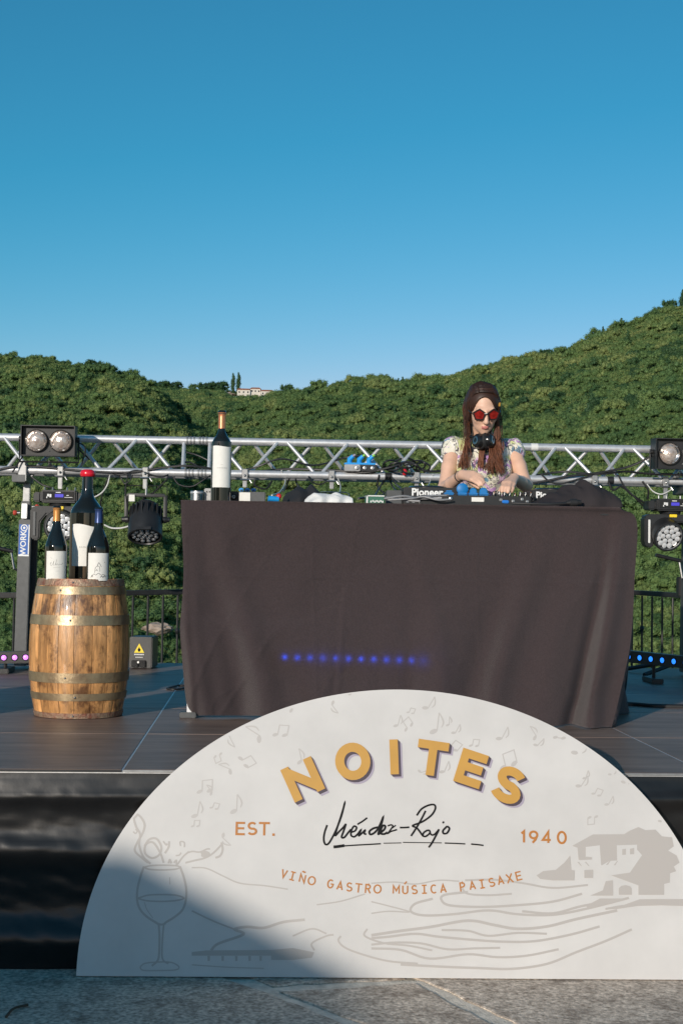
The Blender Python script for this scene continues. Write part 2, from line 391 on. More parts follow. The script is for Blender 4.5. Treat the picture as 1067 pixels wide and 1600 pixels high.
def hill_z(x, y):
    x = np.asarray(x, float); y = np.asarray(y, float)
    r = np.hypot(x, y); az = np.degrees(np.arctan2(x, y)); px = az_px(np.clip(az, -40, 45))
    z = np.full(r.shape, -60.)
    base = -34.
    near = np.interp(r, [0, 12, 40, 130, 200], [-3, -4, -16, -36, base])
    z = near.copy()
    for Rr, prof in HILLS:
        zr = CAM.z+(hor(px)-interp(px, prof))/FPX*Rr-(3.8 if Rr < 1000 else 5.2)
        t = np.clip((r-200)/(Rr-200), 0, 1)
        up = base+(zr-base)*(t**.92)
        back = np.where(r > Rr, (r-Rr)*.45, 0)
        rough = (vnoise(x, y, 90, 3)-.5)*13*np.clip(t*(1-t)*4, 0, 1)+(vnoise(x, y, 38, 5)-.5)*6*np.clip(t*(1-t)*4, 0, 1)
        z = np.where(r > 200, np.maximum(z, up-back+rough), z)
    return z
azs = np.linspace(-34, 40, 150); rs = np.concatenate([np.linspace(11.2, 200, 22), np.linspace(212, 1400, 110)])
A, RR = np.meshgrid(np.radians(azs), rs); gx = RR*np.sin(A); gy = RR*np.cos(A); gz = hill_z(gx, gy)
mb = MB(); nu = len(azs)
mb.v = [Vector(q) for q in zip(gx.ravel(), gy.ravel(), gz.ravel())]
for j in range(len(rs)-1):
    for i in range(nu-1): mb.f.append((j*nu+i, j*nu+i+1, (j+1)*nu+i+1, (j+1)*nu+i)); mb.mi.append(0)
tag(mb.build('terrain', 'soil', smooth=True, sharp=180), kind='structure')
# far ground to the horizon, all round
mb = MB(); mb.grid(lambda u, v: ((u-.5)*9000, (v-.5)*9000, -75), 8, 8)
tag(mb.build('ground', 'soil'), kind='structure')

# crowns: lobes covered with small leaf faces round a dark core
def crown_mesh(name, seed, lobes, leaves, leaf, shape='round', mats=('leaf', 'bark')):
    r = np.random.default_rng(seed); vs = []; fs = []; mi = []
    L = []
    for k in range(lobes):
        if shape == 'round':
            a = r.uniform(0, 6.28); q = math.sqrt(r.uniform(0, 1)); h = r.uniform(.30, 1.)
            rad = .62*q*math.sqrt(max(.05, 1-((h-.55)/.62)**2)); L.append((rad*math.cos(a)*1.12, rad*math.sin(a)*1.12, h*.98, r.uniform(.11, .25)))
        elif shape == 'cone':
            h = k/lobes; rad = .42*(1-h)*r.uniform(.3, 1); a = r.uniform(0, 6.28); L.append((rad*math.cos(a), rad*math.sin(a), .12+1.5*h, .30*(1-h)+.07))
        else:
            h = k/lobes; a = r.uniform(0, 6.28); L.append((.04*math.cos(a), .04*math.sin(a), .1+1.6*h, .17*math.sin(math.pi*(.14+.8*h))+.03))
    wsum = sum(l[3]**2 for l in L)
    for (cx, cy, cz, cr_) in L:
        for _ in range(int(leaves*cr_*cr_/wsum)):
            d = r.normal(size=3); d /= np.linalg.norm(d)
            if d[2] < -.55: continue
            p = np.array((cx, cy, cz))+d*cr_*r.uniform(.72, 1.28)
            nrm = d*1.0+r.normal(size=3)*.42; nrm /= np.linalg.norm(nrm)
            t = np.cross(nrm, r.normal(size=3)); t /= np.linalg.norm(t); b = np.cross(nrm, t)
            s1 = leaf*r.uniform(.6, 1.3); s2 = s1*r.uniform(.5, .9); n = len(vs)
            vs += [p-t*s1-b*s2*.4, p-t*s1*.1-b*s2, p+t*s1+b*s2*.3, p+b*s2]; fs.append((n, n+1, n+2, n+3)); mi.append(0)
        # core
        m2 = MB(); m2.sphere((cx, cy, cz), cr_*.66, 6, 5); n = len(vs)
        vs += [np.array(v) for v in m2.v]; fs += [[i+n for i in f] for f in m2.f]; mi += [0]*len(m2.f)
    tr = MB(); tr.tube([(0, 0, -.35), (.01, 0, .2), (0, .02, .6)], [.045, .035, .02], 6); n = len(vs)
    vs += [np.array(v) for v in tr.v]; fs += [[i+n for i in f] for f in tr.f]; mi += [1]*len(tr.f)
    me = bpy.data.meshes.new(name); me.from_pydata([tuple(v) for v in vs], [], fs)
    for m in mats: me.materials.append(MATS[m])
    me.polygons.foreach_set('material_index', mi); me.update(); return me
kinds = bpy.data.collections.new('tree_kinds')
KM = []
for k in range(6):
    me = crown_mesh('crown_%d' % k, 20+k, 30+k % 3*6, 2600, .034, mats=('leaf' if k < 5 else 'leaf_dark', 'bark'))
    KM.append(me); kinds.objects.link(bpy.data.objects.new('kind_%d' % k, me))
CONE = crown_mesh('cone_crown', 40, 26, 1500, .04, 'cone', mats=('leaf_dark', 'bark'))
CYPR = crown_mesh('cypress_crown', 41, 22, 1500, .03, 'cyp', mats=('leaf_dark', 'bark'))
kinds.objects.link(bpy.data.objects.new('kind_6', CONE))

# scatter
pts = []; scl = []; vi = []; rot = []
def scatter(n, az0, az1, r0, r1, s0, s1, seed):
    g = np.random.default_rng(seed)
    az = g.uniform(az0, az1, n); r = np.sqrt(g.uniform(r0*r0, r1*r1, n))
    x = r*np.sin(np.radians(az)); y = r*np.cos(np.radians(az)); z = hill_z(x, y)
    # keep what can be seen from round the terrace: not far behind its ridge line
    px = az_px(az); elev = (z+9-CAM.z)/r
    keep = np.ones(n, bool)
    for Rr, prof in HILLS:
        ridge = (hor(px)-interp(px, prof))/FPX-.006
        keep &= ~((r > Rr+45) & (elev < ridge-.012))
    keep &= ~((np.abs(px-398) < 46) & (r > 1050) & (r < 1148))
    for i in np.nonzero(keep)[0]:
        pts.append((x[i], y[i], z[i])); s = g.uniform(s0, s1)*(.75+.6*vnoise(x[i], y[i], 60, 9)); scl.append((s*g.uniform(.9, 1.2), s*g.uniform(.9, 1.2), s*g.uniform(.8, 1.15)))
        k = g.integers(0, 5); 
        if g.uniform() < .06+.16*(vnoise(x[i], y[i], 120, 11) > .62): k = 5
        if g.uniform() < .012: k = 6
        vi.append(int(k)); rot.append((0, 0, g.uniform(0, 6.28)))
scatter(33000, -20, 24, 120, 820, 1.9, 3.9, 1)
scatter(3600, -20, 24, 200, 800, 3.8, 6.0, 4)
scatter(9000, -12, 6, 820, 1240, 3.2, 5.6, 2)
scatter(5200, -20, 24, 60, 330, 1.8, 3.4, 3)
me = bpy.data.meshes.new('forest'); me.from_pydata(pts, [], [])
a = me.attributes.new('vi', 'INT', 'POINT'); a.data.foreach_set('value', vi)
a = me.attributes.new('scl', 'FLOAT_VECTOR', 'POINT'); a.data.foreach_set('vector', np.array(scl).ravel())
a = me.attributes.new('rot', 'FLOAT_VECTOR', 'POINT'); a.data.foreach_set('vector', np.array(rot).ravel())
fo = bpy.data.objects.new('forest', me); COL.objects.link(fo)
tag(fo, 'dense green oak wood covering the hillsides behind the stage', 'forest', kind='stuff')
ng = bpy.data.node_groups.new('forest_scatter', 'GeometryNodeTree')
ng.interface.new_socket('Geometry', in_out='INPUT', socket_type='NodeSocketGeometry'); ng.interface.new_socket('Geometry', in_out='OUTPUT', socket_type='NodeSocketGeometry')
N = ng.nodes.new; gi = N('NodeGroupInput'); go = N('NodeGroupOutput'); ip = N('GeometryNodeInstanceOnPoints'); ci = N('GeometryNodeCollectionInfo')
ci.inputs['Collection'].default_value = kinds; ci.inputs['Separate Children'].default_value = True; ci.inputs['Reset Children'].default_value = True
ip.inputs['Pick Instance'].default_value = True
def named(nm, ty):
    q = N('GeometryNodeInputNamedAttribute'); q.data_type = ty; q.inputs['Name'].default_value = nm; return [s for s in q.outputs if s.enabled and s.name == 'Attribute'][0]
ng.links.new(gi.outputs[0], ip.inputs['Points']); ng.links.new(ci.outputs[0], ip.inputs['Instance'])
ng.links.new(named('vi', 'INT'), ip.inputs['Instance Index']); ng.links.new(named('scl', 'FLOAT_VECTOR'), ip.inputs['Scale'])
er = N('FunctionNodeEulerToRotation'); ng.links.new(named('rot', 'FLOAT_VECTOR'), er.inputs[0]); ng.links.new(er.outputs[0], ip.inputs['Rotation'])
ng.links.new(ip.outputs[0], go.inputs[0])
fo.modifiers.new('scatter', 'NODES').node_group = ng

# trees that stand out on the skyline
def sky_tree(name, px, Rr, size, me, label, sink=0., group='trees standing out on the ridge line'):
    az = px_az(px); x = Rr*math.sin(R(az)); y = Rr*math.cos(R(az)); z = float(hill_z(np.array([x]), np.array([y]))[0])
    t = thing(name, label, 'tree', (x, y, z-sink), group)
    c = bpy.data.objects.new('crown', me); COL.objects.link(c); c.parent = t; c.scale = size; c.location = (0, 0, size[2]*.15)
    k = MB(); k.tube([Vector((x, y, z-sink-1)), Vector((x+.1, y, z-sink+size[2]*.3)), Vector((x, y, z-sink+size[2]*.7))], [size[0]*.07, size[0]*.05, size[0]*.02], 7)
    k.build('trunk', 'bark', t, smooth=True)
sky_tree('round_tree', 1044, 758, (6.5, 6.5, 7), KM[5], 'broad dark tree topping the right ridge near the frame edge')
sky_tree('pine_tree', 1064, 757, (6, 6, 7.5), CONE, 'dark pine on the right ridge at the very edge of the picture')
sky_tree('pine_tree', 968, 757, (5.5, 5.5, 4.8), CONE, 'small pointed tree midway up the right ridge')
sky_tree('round_tree', 851, 757, (6, 6, 5.2), KM[5], 'dark bushy tree low on the right ridge above the performer')
sky_tree('round_tree', 16, 617, (4, 4, 5.2), KM[1], 'small round tree on the left ridge beside the frame edge')
sky_tree('round_tree', 270, 1148, (10, 10, 8), KM[5], 'spreading dark tree in the saddle between the two hills')
sky_tree('cypress_tree', 361, 1147, (9, 9, 10.5), CYPR, 'left one of two slim cypresses beside the hilltop house')
sky_tree('cypress_tree', 369.5, 1147, (9.5, 9.5, 11), CYPR, 'right one of two slim cypresses beside the hilltop house')
sky_tree('round_tree', 341, 1146, (11, 11, 9.5), KM[5], 'dark round tree left of the cypress pair')
sky_tree('round_tree', 322, 1144, (12, 12, 8.5), KM[5], 'broad dark tree on the saddle well left of the cypress pair')
sky_tree('round_tree', 303, 1144, (9, 9, 7), KM[3], 'green tree on the saddle between two darker ones')
sky_tree('round_tree', 250, 1140, (11, 11, 8.5), KM[5], 'dark tree tucked against the end of the left ridge')
sky_tree('round_tree', 446, 758, (5.5, 5.5, 6.5), KM[5], 'dark tree where the right ridge starts beside the house')
sky_tree('round_tree', 396, 1108, (4.2, 4.2, 4.6), KM[2], 'small tree in front of the middle of the hilltop house')
sky_tree('round_tree', 417, 1108, (4.5, 4.5, 5.0), KM[0], 'small tree in front of the right end of the hilltop house')

# house on the saddle
hp = P(397, 617.0, 1120); hz = hp.z
h = thing('hilltop_house', 'low white house with red tiled roof on the distant saddle', 'house', (hp.x, hp.y, hz-2))
def hbox(name, x0, x1, z1, dy, m, sub=None):
    b = MB(); b.box((hp.x+(x0+x1)/2, hp.y+dy, hz+(z1-4)/2), (x1-x0, 9, z1+4)); return b.build(name, m, h)
def hroof(x0, x1, z, ht, dy):
    b = MB(); y0, y1 = hp.y+dy-5, hp.y+dy+5
    b.add([(hp.x+x0-.6, y0, hz+z), (hp.x+x1+.6, y0, hz+z), (hp.x+x1+.6, y1, hz+z), (hp.x+x0-.6, y1, hz+z), (hp.x+x0+1, hp.y+dy, hz+z+ht), (hp.x+x1-1, hp.y+dy, hz+z+ht)], [(0,1,5,4),(2,3,4,5),(0,4,3),(1,2,5),(3,2,1,0)])
    return b.build('roof', 'roof_tile', h)
for x0, x1, z1, dy in ((-13, -3, 3.2, 0), (-2.8, 5, 4.4, 2), (5.2, 15, 2.4, -1)):
    wl = hbox('wall', x0, x1, z1, dy, 'plaster'); hroof(x0, x1, z1+.05, 1.6, dy)
    n = int((x1-x0)/2.6)
    for i in range(n):
        b = MB(); b.box((hp.x+x0+(i+.5)*(x1-x0)/n, hp.y+dy-4.52, hz+z1-1.7), (1.0, .12, 1.3)); b.build('window', 'window_dark', h)
def rock(name, px, py, Y, sx, sy, sz, label, seed=1):
    c = P(px, py, Y); g = np.random.default_rng(seed); b = bmesh.new(); bmesh.ops.create_icosphere(b, subdivisions=3, radius=1)
    for v in b.verts:
        d = 1+.45*(vnoise(v.co.x*3+9, v.co.y*3+v.co.z*4, 1, seed)-.5)+.25*(vnoise(v.co.x*8, v.co.z*8+v.co.y*5, 1, seed+1)-.5); v.co = Vector((v.co.x*sx*d, v.co.y*sy*d, v.co.z*sz*d))
    me = bpy.data.meshes.new(name); b.to_mesh(me); b.free(); me.materials.append(MATS['rock']); o = bpy.data.objects.new(name, me); COL.objects.link(o); o.location = c
    tag(o, label, 'rock')
def on_hill(px, Rr):
    az = px_az(px); x = Rr*math.sin(R(az)); y = Rr*math.cos(R(az)); return Vector((x, y, float(hill_z(np.array([x]), np.array([y]))[0])))
rock('rock_outcrop', 247, 982, 190, 1.9, 1.6, .75, 'pale rock outcrop among bushes seen through the railing', 3)
rock('bank', 345, 616, 1120, 11, 5, 2.2, 'tan earth bank below the cypress pair', 5)

# ------------------------------------------------------------------ terrace
SF, SB = 4.91, 9.91           # stage front and back
SZ = .655                     # stage top
mb = MB(); mb.box((0, 0, -.53), (30, 1, 1), None)
mb = MB()
rim = [(-9, -22), (9, -22), (9, 6), (4.2, 10.4), (2.95, 11.6), (-1.5, 10.75), (-6, 10.6), (-9, 8)]
mb.prism(rim, 3.0, Matrix.Translation((0, 0, -3.006)))
terr = tag(mb.build('terrace', 'mortar'), kind='structure')
# irregular flagstones in front of the stage, each its own stone
def stone_poly(poly, shrink, seed):
    g = np.random.default_rng(seed); c = np.mean(poly, 0); out = []
    n = len(poly)
    for i in range(n):
        a, b = np.array(poly[i], float), np.array(poly[(i+1) % n], float)
        for k in range(9):
            q = a+(b-a)*k/9; d = c-q; q = q+d/np.linalg.norm(d)*(shrink+g.uniform(-.006, .010)); out.append(tuple(q))
    return out
def gp(px, py):                # ground point at a pixel
    d = _f*FPX+CR*(px-CX)-CU*(py-CY); t = -CAM.z/d.z; q = CAM+d*t; return (q.x, q.y)
j1 = gp(425, 1545); j2 = gp(560, 1600); j3 = gp(650, 1530); j4 = gp(800, 1605)
V0 = {'a': (-2.6, 3.55), 'b': (-.10, 4.05), 'c': (-.28, 4.72), 'd': (-.33, 5.2), 'e': (-2.6, 5.2)}
polys = [
 [(-1.55, 3.75), (-.55, 3.6), (.02, 4.0), j2, j1, (-.40, 5.2), (-1.5, 5.2)],
 [j2, (.1, 4.0), (.6, 3.75), (.72, 4.25), j4, j3, j1],
 [j1, j3, (.15, 5.2), (-.40, 5.2)],
 [j3, j4, (.72, 4.25), (1.05, 3.9), (2.2, 3.7), (2.4, 5.2), (.15, 5.2)],
 [(-3.2, 3.5), (-1.55, 3.75), (-1.5, 5.2), (-3.2, 5.2)],
 [(2.2, 3.7), (3.6, 3.5), (3.6, 5.2), (2.4, 5.2)],
 [(-1.55, 3.75), (-1.7, 2.4), (-.4, 2.2), (-.55, 3.6)], [(-.55, 3.6), (-.4, 2.2), (.7, 2.5), (.6, 3.75), (.1, 4.0), (.02, 4.0)],
 [(.6, 3.75), (.7, 2.5), (2.0, 2.3), (2.2, 3.7), (1.05, 3.9), (.72, 4.25)], [(-3.2, 3.5), (-3.1, 2.4), (-1.7, 2.4), (-1.55, 3.75)], [(2.2, 3.7), (2.0, 2.3), (3.4, 2.2), (3.6, 3.5)],
]
for i, pl in enumerate(polys):
    cen = np.mean(pl, 0); pl = sorted(pl, key=lambda q: 0) 
    q = stone_poly(pl, .034, i); b = MB(); n = len(q); c = np.mean(q, 0)
    q2 = [tuple(np.array(p)+(c-np.array(p))/np.linalg.norm(c-np.array(p))*.008) for p in q]
    vs = [(x, y, -.0055) for x, y in q]+[(x, y, -.002) for x, y in q]+[(x, y, 0) for x, y in q2]
    fs = [(k, (k+1) % n, n+(k+1) % n, n+k) for k in range(n)]+[(n+k, n+(k+1) % n, 2*n+(k+1) % n, 2*n+k) for k in range(n)]+[[2*n+k for k in range(n)]]
    b.add(vs, fs); b.build('flagstone', 'granite', terr)

# balustrade in runs round the edge of the terrace
def railing(a, b, sp, label, first=0):
    a = Vector(a); b = Vector(b); t = thing('railing', label, 'railing', (a.x, a.y, -.02), 'dark metal railings round the terrace')
    d = (b-a); Ln = d.length; u = d.normalized(); s = Vector((-u.y, u.x, 0))
    k = MB(); k.box((0, 0, 0), (Ln, .05, .038), frame((a+b)/2, u, s)); k.build('top_rail', 'black_metal', t, bevel=.006)
    lo = Vector((0, 0, -1.0)); k = MB(); k.box((0, 0, 0), (Ln, .03, .025), frame((a+b)/2+lo, u, s)); k.build('bottom_rail', 'black_metal', t)
    n = int(Ln/sp); c0 = None; c1 = None
    for i in range(n+1):
        p = a+u*(i*sp+.02)
        kn = (i+first) % 4 == 2
        proto = c1 if kn else c0
        if proto is None:
            k = MB(); k.tube([p+Vector((0, 0, -.022)), Vector((p.x, p.y, p.z-1.08))], .0085, 8)
            if kn:
                for zz, rr in ((-.28, .019), (-.82, .019)): k.lathe([(.009, -.022), (rr*.7, -.015), (rr, 0), (rr*.7, .015), (.009, .022)], 10, (p.x, p.y, p.z+zz), caps=False)
            o = k.build('baluster', 'black_metal', t, smooth=True)
            if kn: c1 = (o, p)
            else: c0 = (o, p)
        else:
            o = proto[0].copy(); COL.objects.link(o); o.parent = t; o.location = p-proto[1]
ra = P(-60, 932, 9.98); rb = P(14, 931, 10.0); rc = P(300, 924.5, 10.42); rd = P(985, 925.5, 11.35); re = P(1120, 934, 10.4)
railing(ra-Vector((1.3, .05, 0)), P(30, 930, 10.02), .109, 'dark railing left of the barrel behind the lifting stand', 1)
railing(P(34, 929.8, 10.03), rc+(rc-rb)*.25, .109, 'dark railing between the barrel and the draped table', 0)
railing(rc+(rc-rb)*.27, rd-Vector((.03, 0, 0)), .109, 'dark railing mostly hidden behind the draped table')
railing(rd, re+(re-rd)*1.2, .125, 'dark railing right of the draped table turning towards the viewer', 1)

# ------------------------------------------------------------------ stage
st = thing('stage', 'low black skirted stage with dark wood deck panels', 'stage', (.5, SF, 0))
X0, X1 = -2.46, 3.54
mb = MB(); mb.box(((X0+X1)/2, (SF+SB)/2, SZ-.0434), (X1-X0-.004, SB-SF-.004, .084)); mb.build('deck_frame', 'alu', st)
pan = None
for j in range(5):
    for i in range(3):
        if pan is None:
            b = MB(); b.box((X0+1+2*i, SF+.5+j, SZ-.006), (1.993, .993, .012)); pan = b.build('deck_panel', 'deck_wood', st, bevel=.0012); p0 = (i, j)
        else:
            o = pan.copy(); COL.objects.link(o); o.parent = st; o.location = (2*(i-p0[0]), j-p0[1], 0)
for i in range(4):
    for j in range(3):
        b = MB(); x = X0+.08+i*(X1-X0-.16)/3; y = SF+.15+j*(SB-SF-.3)/2; b.tube([(x, y, 0), (x, y, SZ-.088)], .024, 10); b.build('leg', 'alu', st, smooth=True)
for i, m_ in enumerate(('black_metal', 'alu_dull', 'alu')):
    b = MB(); b.box((X0+1+2*i, SF-.0065, SZ-.003), (1.998, .011, .006)); b.build('edge_trim', m_, st, bevel=.002)
# vinyl skirt with long horizontal folds
def skirt(u, v):
    x = X0+(X1-X0)*u; z = SZ-.010-(SZ-.012)*v
    env = min(1, v*9)
    w = .5+.5*math.sin(x*.9+1)
    d = .006+.014*math.exp(-((v-.12)/.045)**2)*(.6+.4*w)+.020*math.exp(-((v-.42-.03*math.sin(x*1.3))/.07)**2)+.036*math.exp(-((v-.82-.04*math.sin(x*.8+2))/.10)**2)
    d += .008*(vnoise(np.array(x), np.array(z*2.2), .35, 21)-.5)+.0035*(vnoise(np.array(x+z), np.array(z*2), .09, 23)-.5)+.004*abs(vnoise(np.array(x+z*.7), np.array(z*1.5-x*.2), .05, 27)-.5)
    if v < .10: d += .014*(vnoise(np.array(x), np.array(z*.5), .12, 25))*(1-abs(v-.05)/.05)
    if v > .9: d += (v-.9)*.12
    return (x, SF-.012-float(d)*env, z)
mb = MB(); mb.grid(skirt, 420, 60); mb.build('skirt', 'vinyl', st, smooth=True, sharp=180)
mb = MB(); mb.box((X0-.01, (SF+SB)/2, SZ/2-.02), (.008, SB-SF, SZ-.06)); mb.build('skirt', 'vinyl', st)
mb = MB(); mb.box((X1+.01, (SF+SB)/2, SZ/2-.02), (.008, SB-SF, SZ-.06)); mb.build('skirt', 'vinyl', st)

# ------------------------------------------------------------------ sign
al, lam = R(1.5), R(7.0)
SO = P(624, 1521, 4.755); SO.z = 0.004
sx = Vector((math.cos(al), -math.sin(al), 0)); sback = Vector((math.sin(al), math.cos(al), 0))
sup = Vector((0, 0, 1))*math.cos(lam)+sback*math.sin(lam); snf = -sback*math.cos(lam)+Vector((0, 0, 1))*math.sin(lam)
def S(px, py):
    d = _f*FPX+CR*(px-CX)-CU*(py-CY); t = (SO-CAM).dot(snf)/d.dot(snf); q = CAM+d*t-SO
    return np.array((q.dot(sx), q.dot(sup)))
def sm(p, off=0.): return SO+sx*float(p[0])+sup*float(p[1])+snf*(off)
SA = (S(624, 1521)[0]-S(120, 1517)[0]); SH = S(632, 1077.5)[1]
sgn = thing('sign', 'large half round white festival sign leaning against the stage', 'sign', SO)
n = 140; pr = [(-SA, 0)]+[(-SA*math.cos(math.pi*i/n), SH*math.sin(math.pi*i/n)**.98) for i in range(1, n)]+[(SA, 0)]
mb = MB(); N_ = len(pr)
mb.add([sm(p, 0) for p in pr]+[sm(p, -.012) for p in pr], [list(range(N_)), [N_+i for i in range(N_)][::-1]]); mb.build('board', 'board', sgn)
mb = MB(); mb.add([sm(p, 0) for p in pr]+[sm(p, -.012) for p in pr], [(i, N_+i, N_+(i+1) % N_, (i+1) % N_) for i in range(N_)]); mb.build('board_edge', 'edge_white', sgn)
PXM = float(np.linalg.norm(S(640, 1300)-S(641, 1300)))      # metres for one pixel on the sign
def inside(p): return p[1] > .004 and (p[0]/SA)**2+(p[1]/SH)**2 < .992
def zpx(o, k): return lambda q: (o[0]+q[0]/k, o[1]+q[1]/k)
def stroke_px(mb, pts, wpx, layer, smooth=True, closed=False, taper=False):
    if smooth and len(pts) > 2: pts = [tuple(q) for q in cr(pts, 6)]
    q = [S(*p) for p in pts]; q = [p for p in q if inside(p)]
    if len(q) > 1: ribbon(mb, q, wpx*PXM, sm, layer, closed, taper)
def fill_px(mb, pts, layer):
    q = [S(*p) for p in pts]; 
    if not all(inside(p) for p in q): return
    poly_fill(mb, q, sm, layer)
# big word
WORD = [('N', 473, 1217.6, 25, 55, .98), ('O', 551, 1189.5, 10, 58, .86), ('I', 615.5, 1182.5, 2, 54, 1), ('T', 674.5, 1184.5, -8, 54, 1.0), ('E', 735.5, 1200.5, -18, 54, 1.0), ('S', 793.5, 1226, -29, 57, 1.05)]
for nm, mt, offs, lay in (('letter_shadow', 'lilac_ink', [3.5, 5.0, 6.4], .0012), ('letter_shade', 'shadow_ink', [.8, 1.8, 2.8, 3.7], .0018), ('letter', 'gold', [0], .0026)):
    for ch, px, py, ro, hh, xs in WORD:
        mb = MB()
        for i, o in enumerate(offs): glyph(mb, ch, S(px+o, py+o), ro+.4, hh*PXM, .245, sm, lay+i*.00012, xs=xs)
        mb.build(nm, mt, sgn)
for ch, px, py in (('E', 375.5, 1294.5), ('S', 394, 1294.5), ('T', 413, 1294.8), ('.', 427.5, 1304.0), ('1', 816, 1307.5), ('9', 833, 1308), ('4', 853.5, 1308.3), ('0', 877, 1308.6)):
    mb = MB(); glyph(mb, ch, S(px, py), -.5, (20.5 if ch != '.' else 4)*PXM, .165 if ch != '.' else .95, sm, .0016); mb.build('letter', 'orange_ink', sgn)
TG = 'V444,1365 I457,1368.7 Ñ472.5,1372.5 O487,1376 G516,1381 A531,1384 S545.5,1385.8 T560,1387.3 R574.5,1388.3 O589.5,1389 M618.7,1390 Ú632.7,1390 S647,1390 I662.5,1389.4 C677,1389 A692,1388.4 P722,1385.4 A737.5,1383.6 I752.5,1381.2 S767.5,1378.6 A781.5,1375.7 X795.6,1372.3 E809.5,1368.6'.split()
for q in TG:
    ch = q[0]; px, py = [float(a) for a in q[1:].split(',')]
    slope = -math.degrees(math.atan2(-(px-633)*.00082*.9, 1)) if px < 633 else math.degrees(math.atan(2*(px-633)*.00069))
    if px < 633: slope = -math.degrees(math.atan(2*(633-px)*.00069))
    mb = MB(); glyph(mb, 'Ii' if ch == 'I' else ch, S(px, py), slope, 14*PXM, .15, sm, .0016, xs=.92); mb.build('letter', 'orange_ink', sgn)
# signature
z = zpx((490, 1230), 3.81)
SIG = [
 ([(80,225),(65,270),(60,310),(68,338),(85,338),(105,310),(135,250),(165,170),(184,95),(178,120),(160,180),(140,240),(128,287),(150,265),(175,240),(190,222),(178,260),(166,296),(182,298),(205,270),(222,250)], 2.4),
 ([(222,268),(245,260),(255,240),(240,232),(225,255),(222,285),(240,295),(260,280),(280,255),(268,288),(285,275),(305,256),(300,275),(313,280)], 2.3),
 ([(260,221),(290,203),(318,182)], 2.1),
 ([(382,238),(355,245),(332,262),(335,280),(355,275),(380,250),(400,210),(412,180),(402,220),(388,262),(384,279),(398,270),(420,250),(425,232),(412,228),(400,250),(400,275),(420,278),(437,268)], 2.6),
 ([(440,230),(460,224),(470,232),(455,255),(440,275),(457,264),(476,258),(495,252)], 1.9), ([(488,226),(468,242)], 1.6),
 ([(512,240),(540,240),(568,238)], 2.2),
 ([(665,140),(645,180),(620,225),(595,265),(578,290)], 2.3),
 ([(612,168),(640,130),(680,108),(715,104),(723,125),(705,160),(670,190),(635,210),(588,229),(615,245),(650,292)], 2.3),
 ([(674,256),(654,270),(649,288),(666,292),(690,272),(686,257),(672,257)], 2.2), ([(690,272),(702,284),(720,278),(745,250)], 2.1),
 ([(745,250),(725,290),(700,335),(683,358)], 2.3), ([(766,206),(774,212)], 2.6),
 ([(792,232),(768,258),(772,275),(792,272),(806,246),(792,231)], 2.3),
 ([(150,351),(240,345),(330,340),(398,336)], 1.7), ([(118,355),(140,353),(182,347)], 3.6), ([(415,333),(470,332),(520,331)], 1.1), ([(530,328),(600,329),(690,330),(760,331)], 1.1), ([(778,332),(840,334),(900,337)], 1.6), ([(935,338),(980,342),(1008,346)], 1.9)]
mb = MB()
for i, (pl, wd) in enumerate(SIG): stroke_px(mb, [z(p) for p in pl], wd*1.22, .0014+i*.0004*.3)
mb.build('signature', 'ink', sgn)
# printed background: music notes
def note(mb, px, py, kind, s, rot, lay):
    ca, sa = math.cos(R(rot)), math.sin(R(rot))
    def t(q): return (px+s*(q[0]*ca-q[1]*sa), py+s*(q[0]*sa+q[1]*ca))
    def head(cx, cy, l): fill_px(mb, [t((cx+.30*math.cos(a)*1+.0, cy+.20*math.sin(a)-.10*math.cos(a))) for a in np.linspace(0, 2*math.pi, 16)[:-1]], l)
    w_ = max(1.5, s*.09)
    if kind == 1:
        head(0, 0, lay); stroke_px(mb, [t((.27, -.05)), t((.34, -1.5))], w_, lay+.00008); stroke_px(mb, [t((.34, -1.5)), t((.62, -1.05)), t((.72, -.7)), t((.6, -.35))], w_*1.5, lay+.00016, taper=True)
    else:
        head(0, 0, lay); head(1.05, -.12, lay+.00008); stroke_px(mb, [t((.27, 0)), t((.3, -1.15)), t((1.34, -1.27)), t((1.32, -.12))], w_, lay+.00016, smooth=False)
NOTES = [(699,1133,1,9,0),(664,1106,1,15,28),(677,1143,1,20,4),(618,1134,1,12,12),(637,1113,2,7,20),(634,1140,2,11,-35),(708,1145,1,11,25),(700,1165,2,12,40),(735,1165,2,9,10),(779,1154,1,15,25),(835,1153,1,13,-35),(836,1164,1,11,40),(867,1152,2,12,12),(897,1176,1,17,35),(903,1228,1,14,30),(912,1216,1,9,15),(926,1240,2,9,25),(947,1257,1,11,25),(931,1276,2,10,180),(952,1210,1,9,30),(973,1222,1,12,50),(785,1200,2,18,-15),(405,1155,1,19,-60),(361,1147,1,14,150),(430,1148,2,14,10),(455,1110,2,12,-30),(520,1098,1,12,140),(376,1185,2,14,60),(345,1178,2,9,160),(360,1206,1,14,-70),(312,1237,2,15,0),(330,1240,1,10,-40),(304,1275,1,16,8),(330,1262,2,8,20),(349,1305,1,13,130),(365,1268,1,18,0),(468,1191,1,14,-15),(655,1205,1,10,70),(690,1206,1,13,20),(301,1291,2,8,5),(541,1082,1,6,80),(627,1080,1,6,10),(1030,1283,1,10,40),(1010,1240,1,9,20)]
mb = MB()
for i, q in enumerate(NOTES): note(mb, *q[:3], q[3]*1.0, q[4], .0003+.000008*i)
mb.build('music_notes', 'art_faint', sgn)
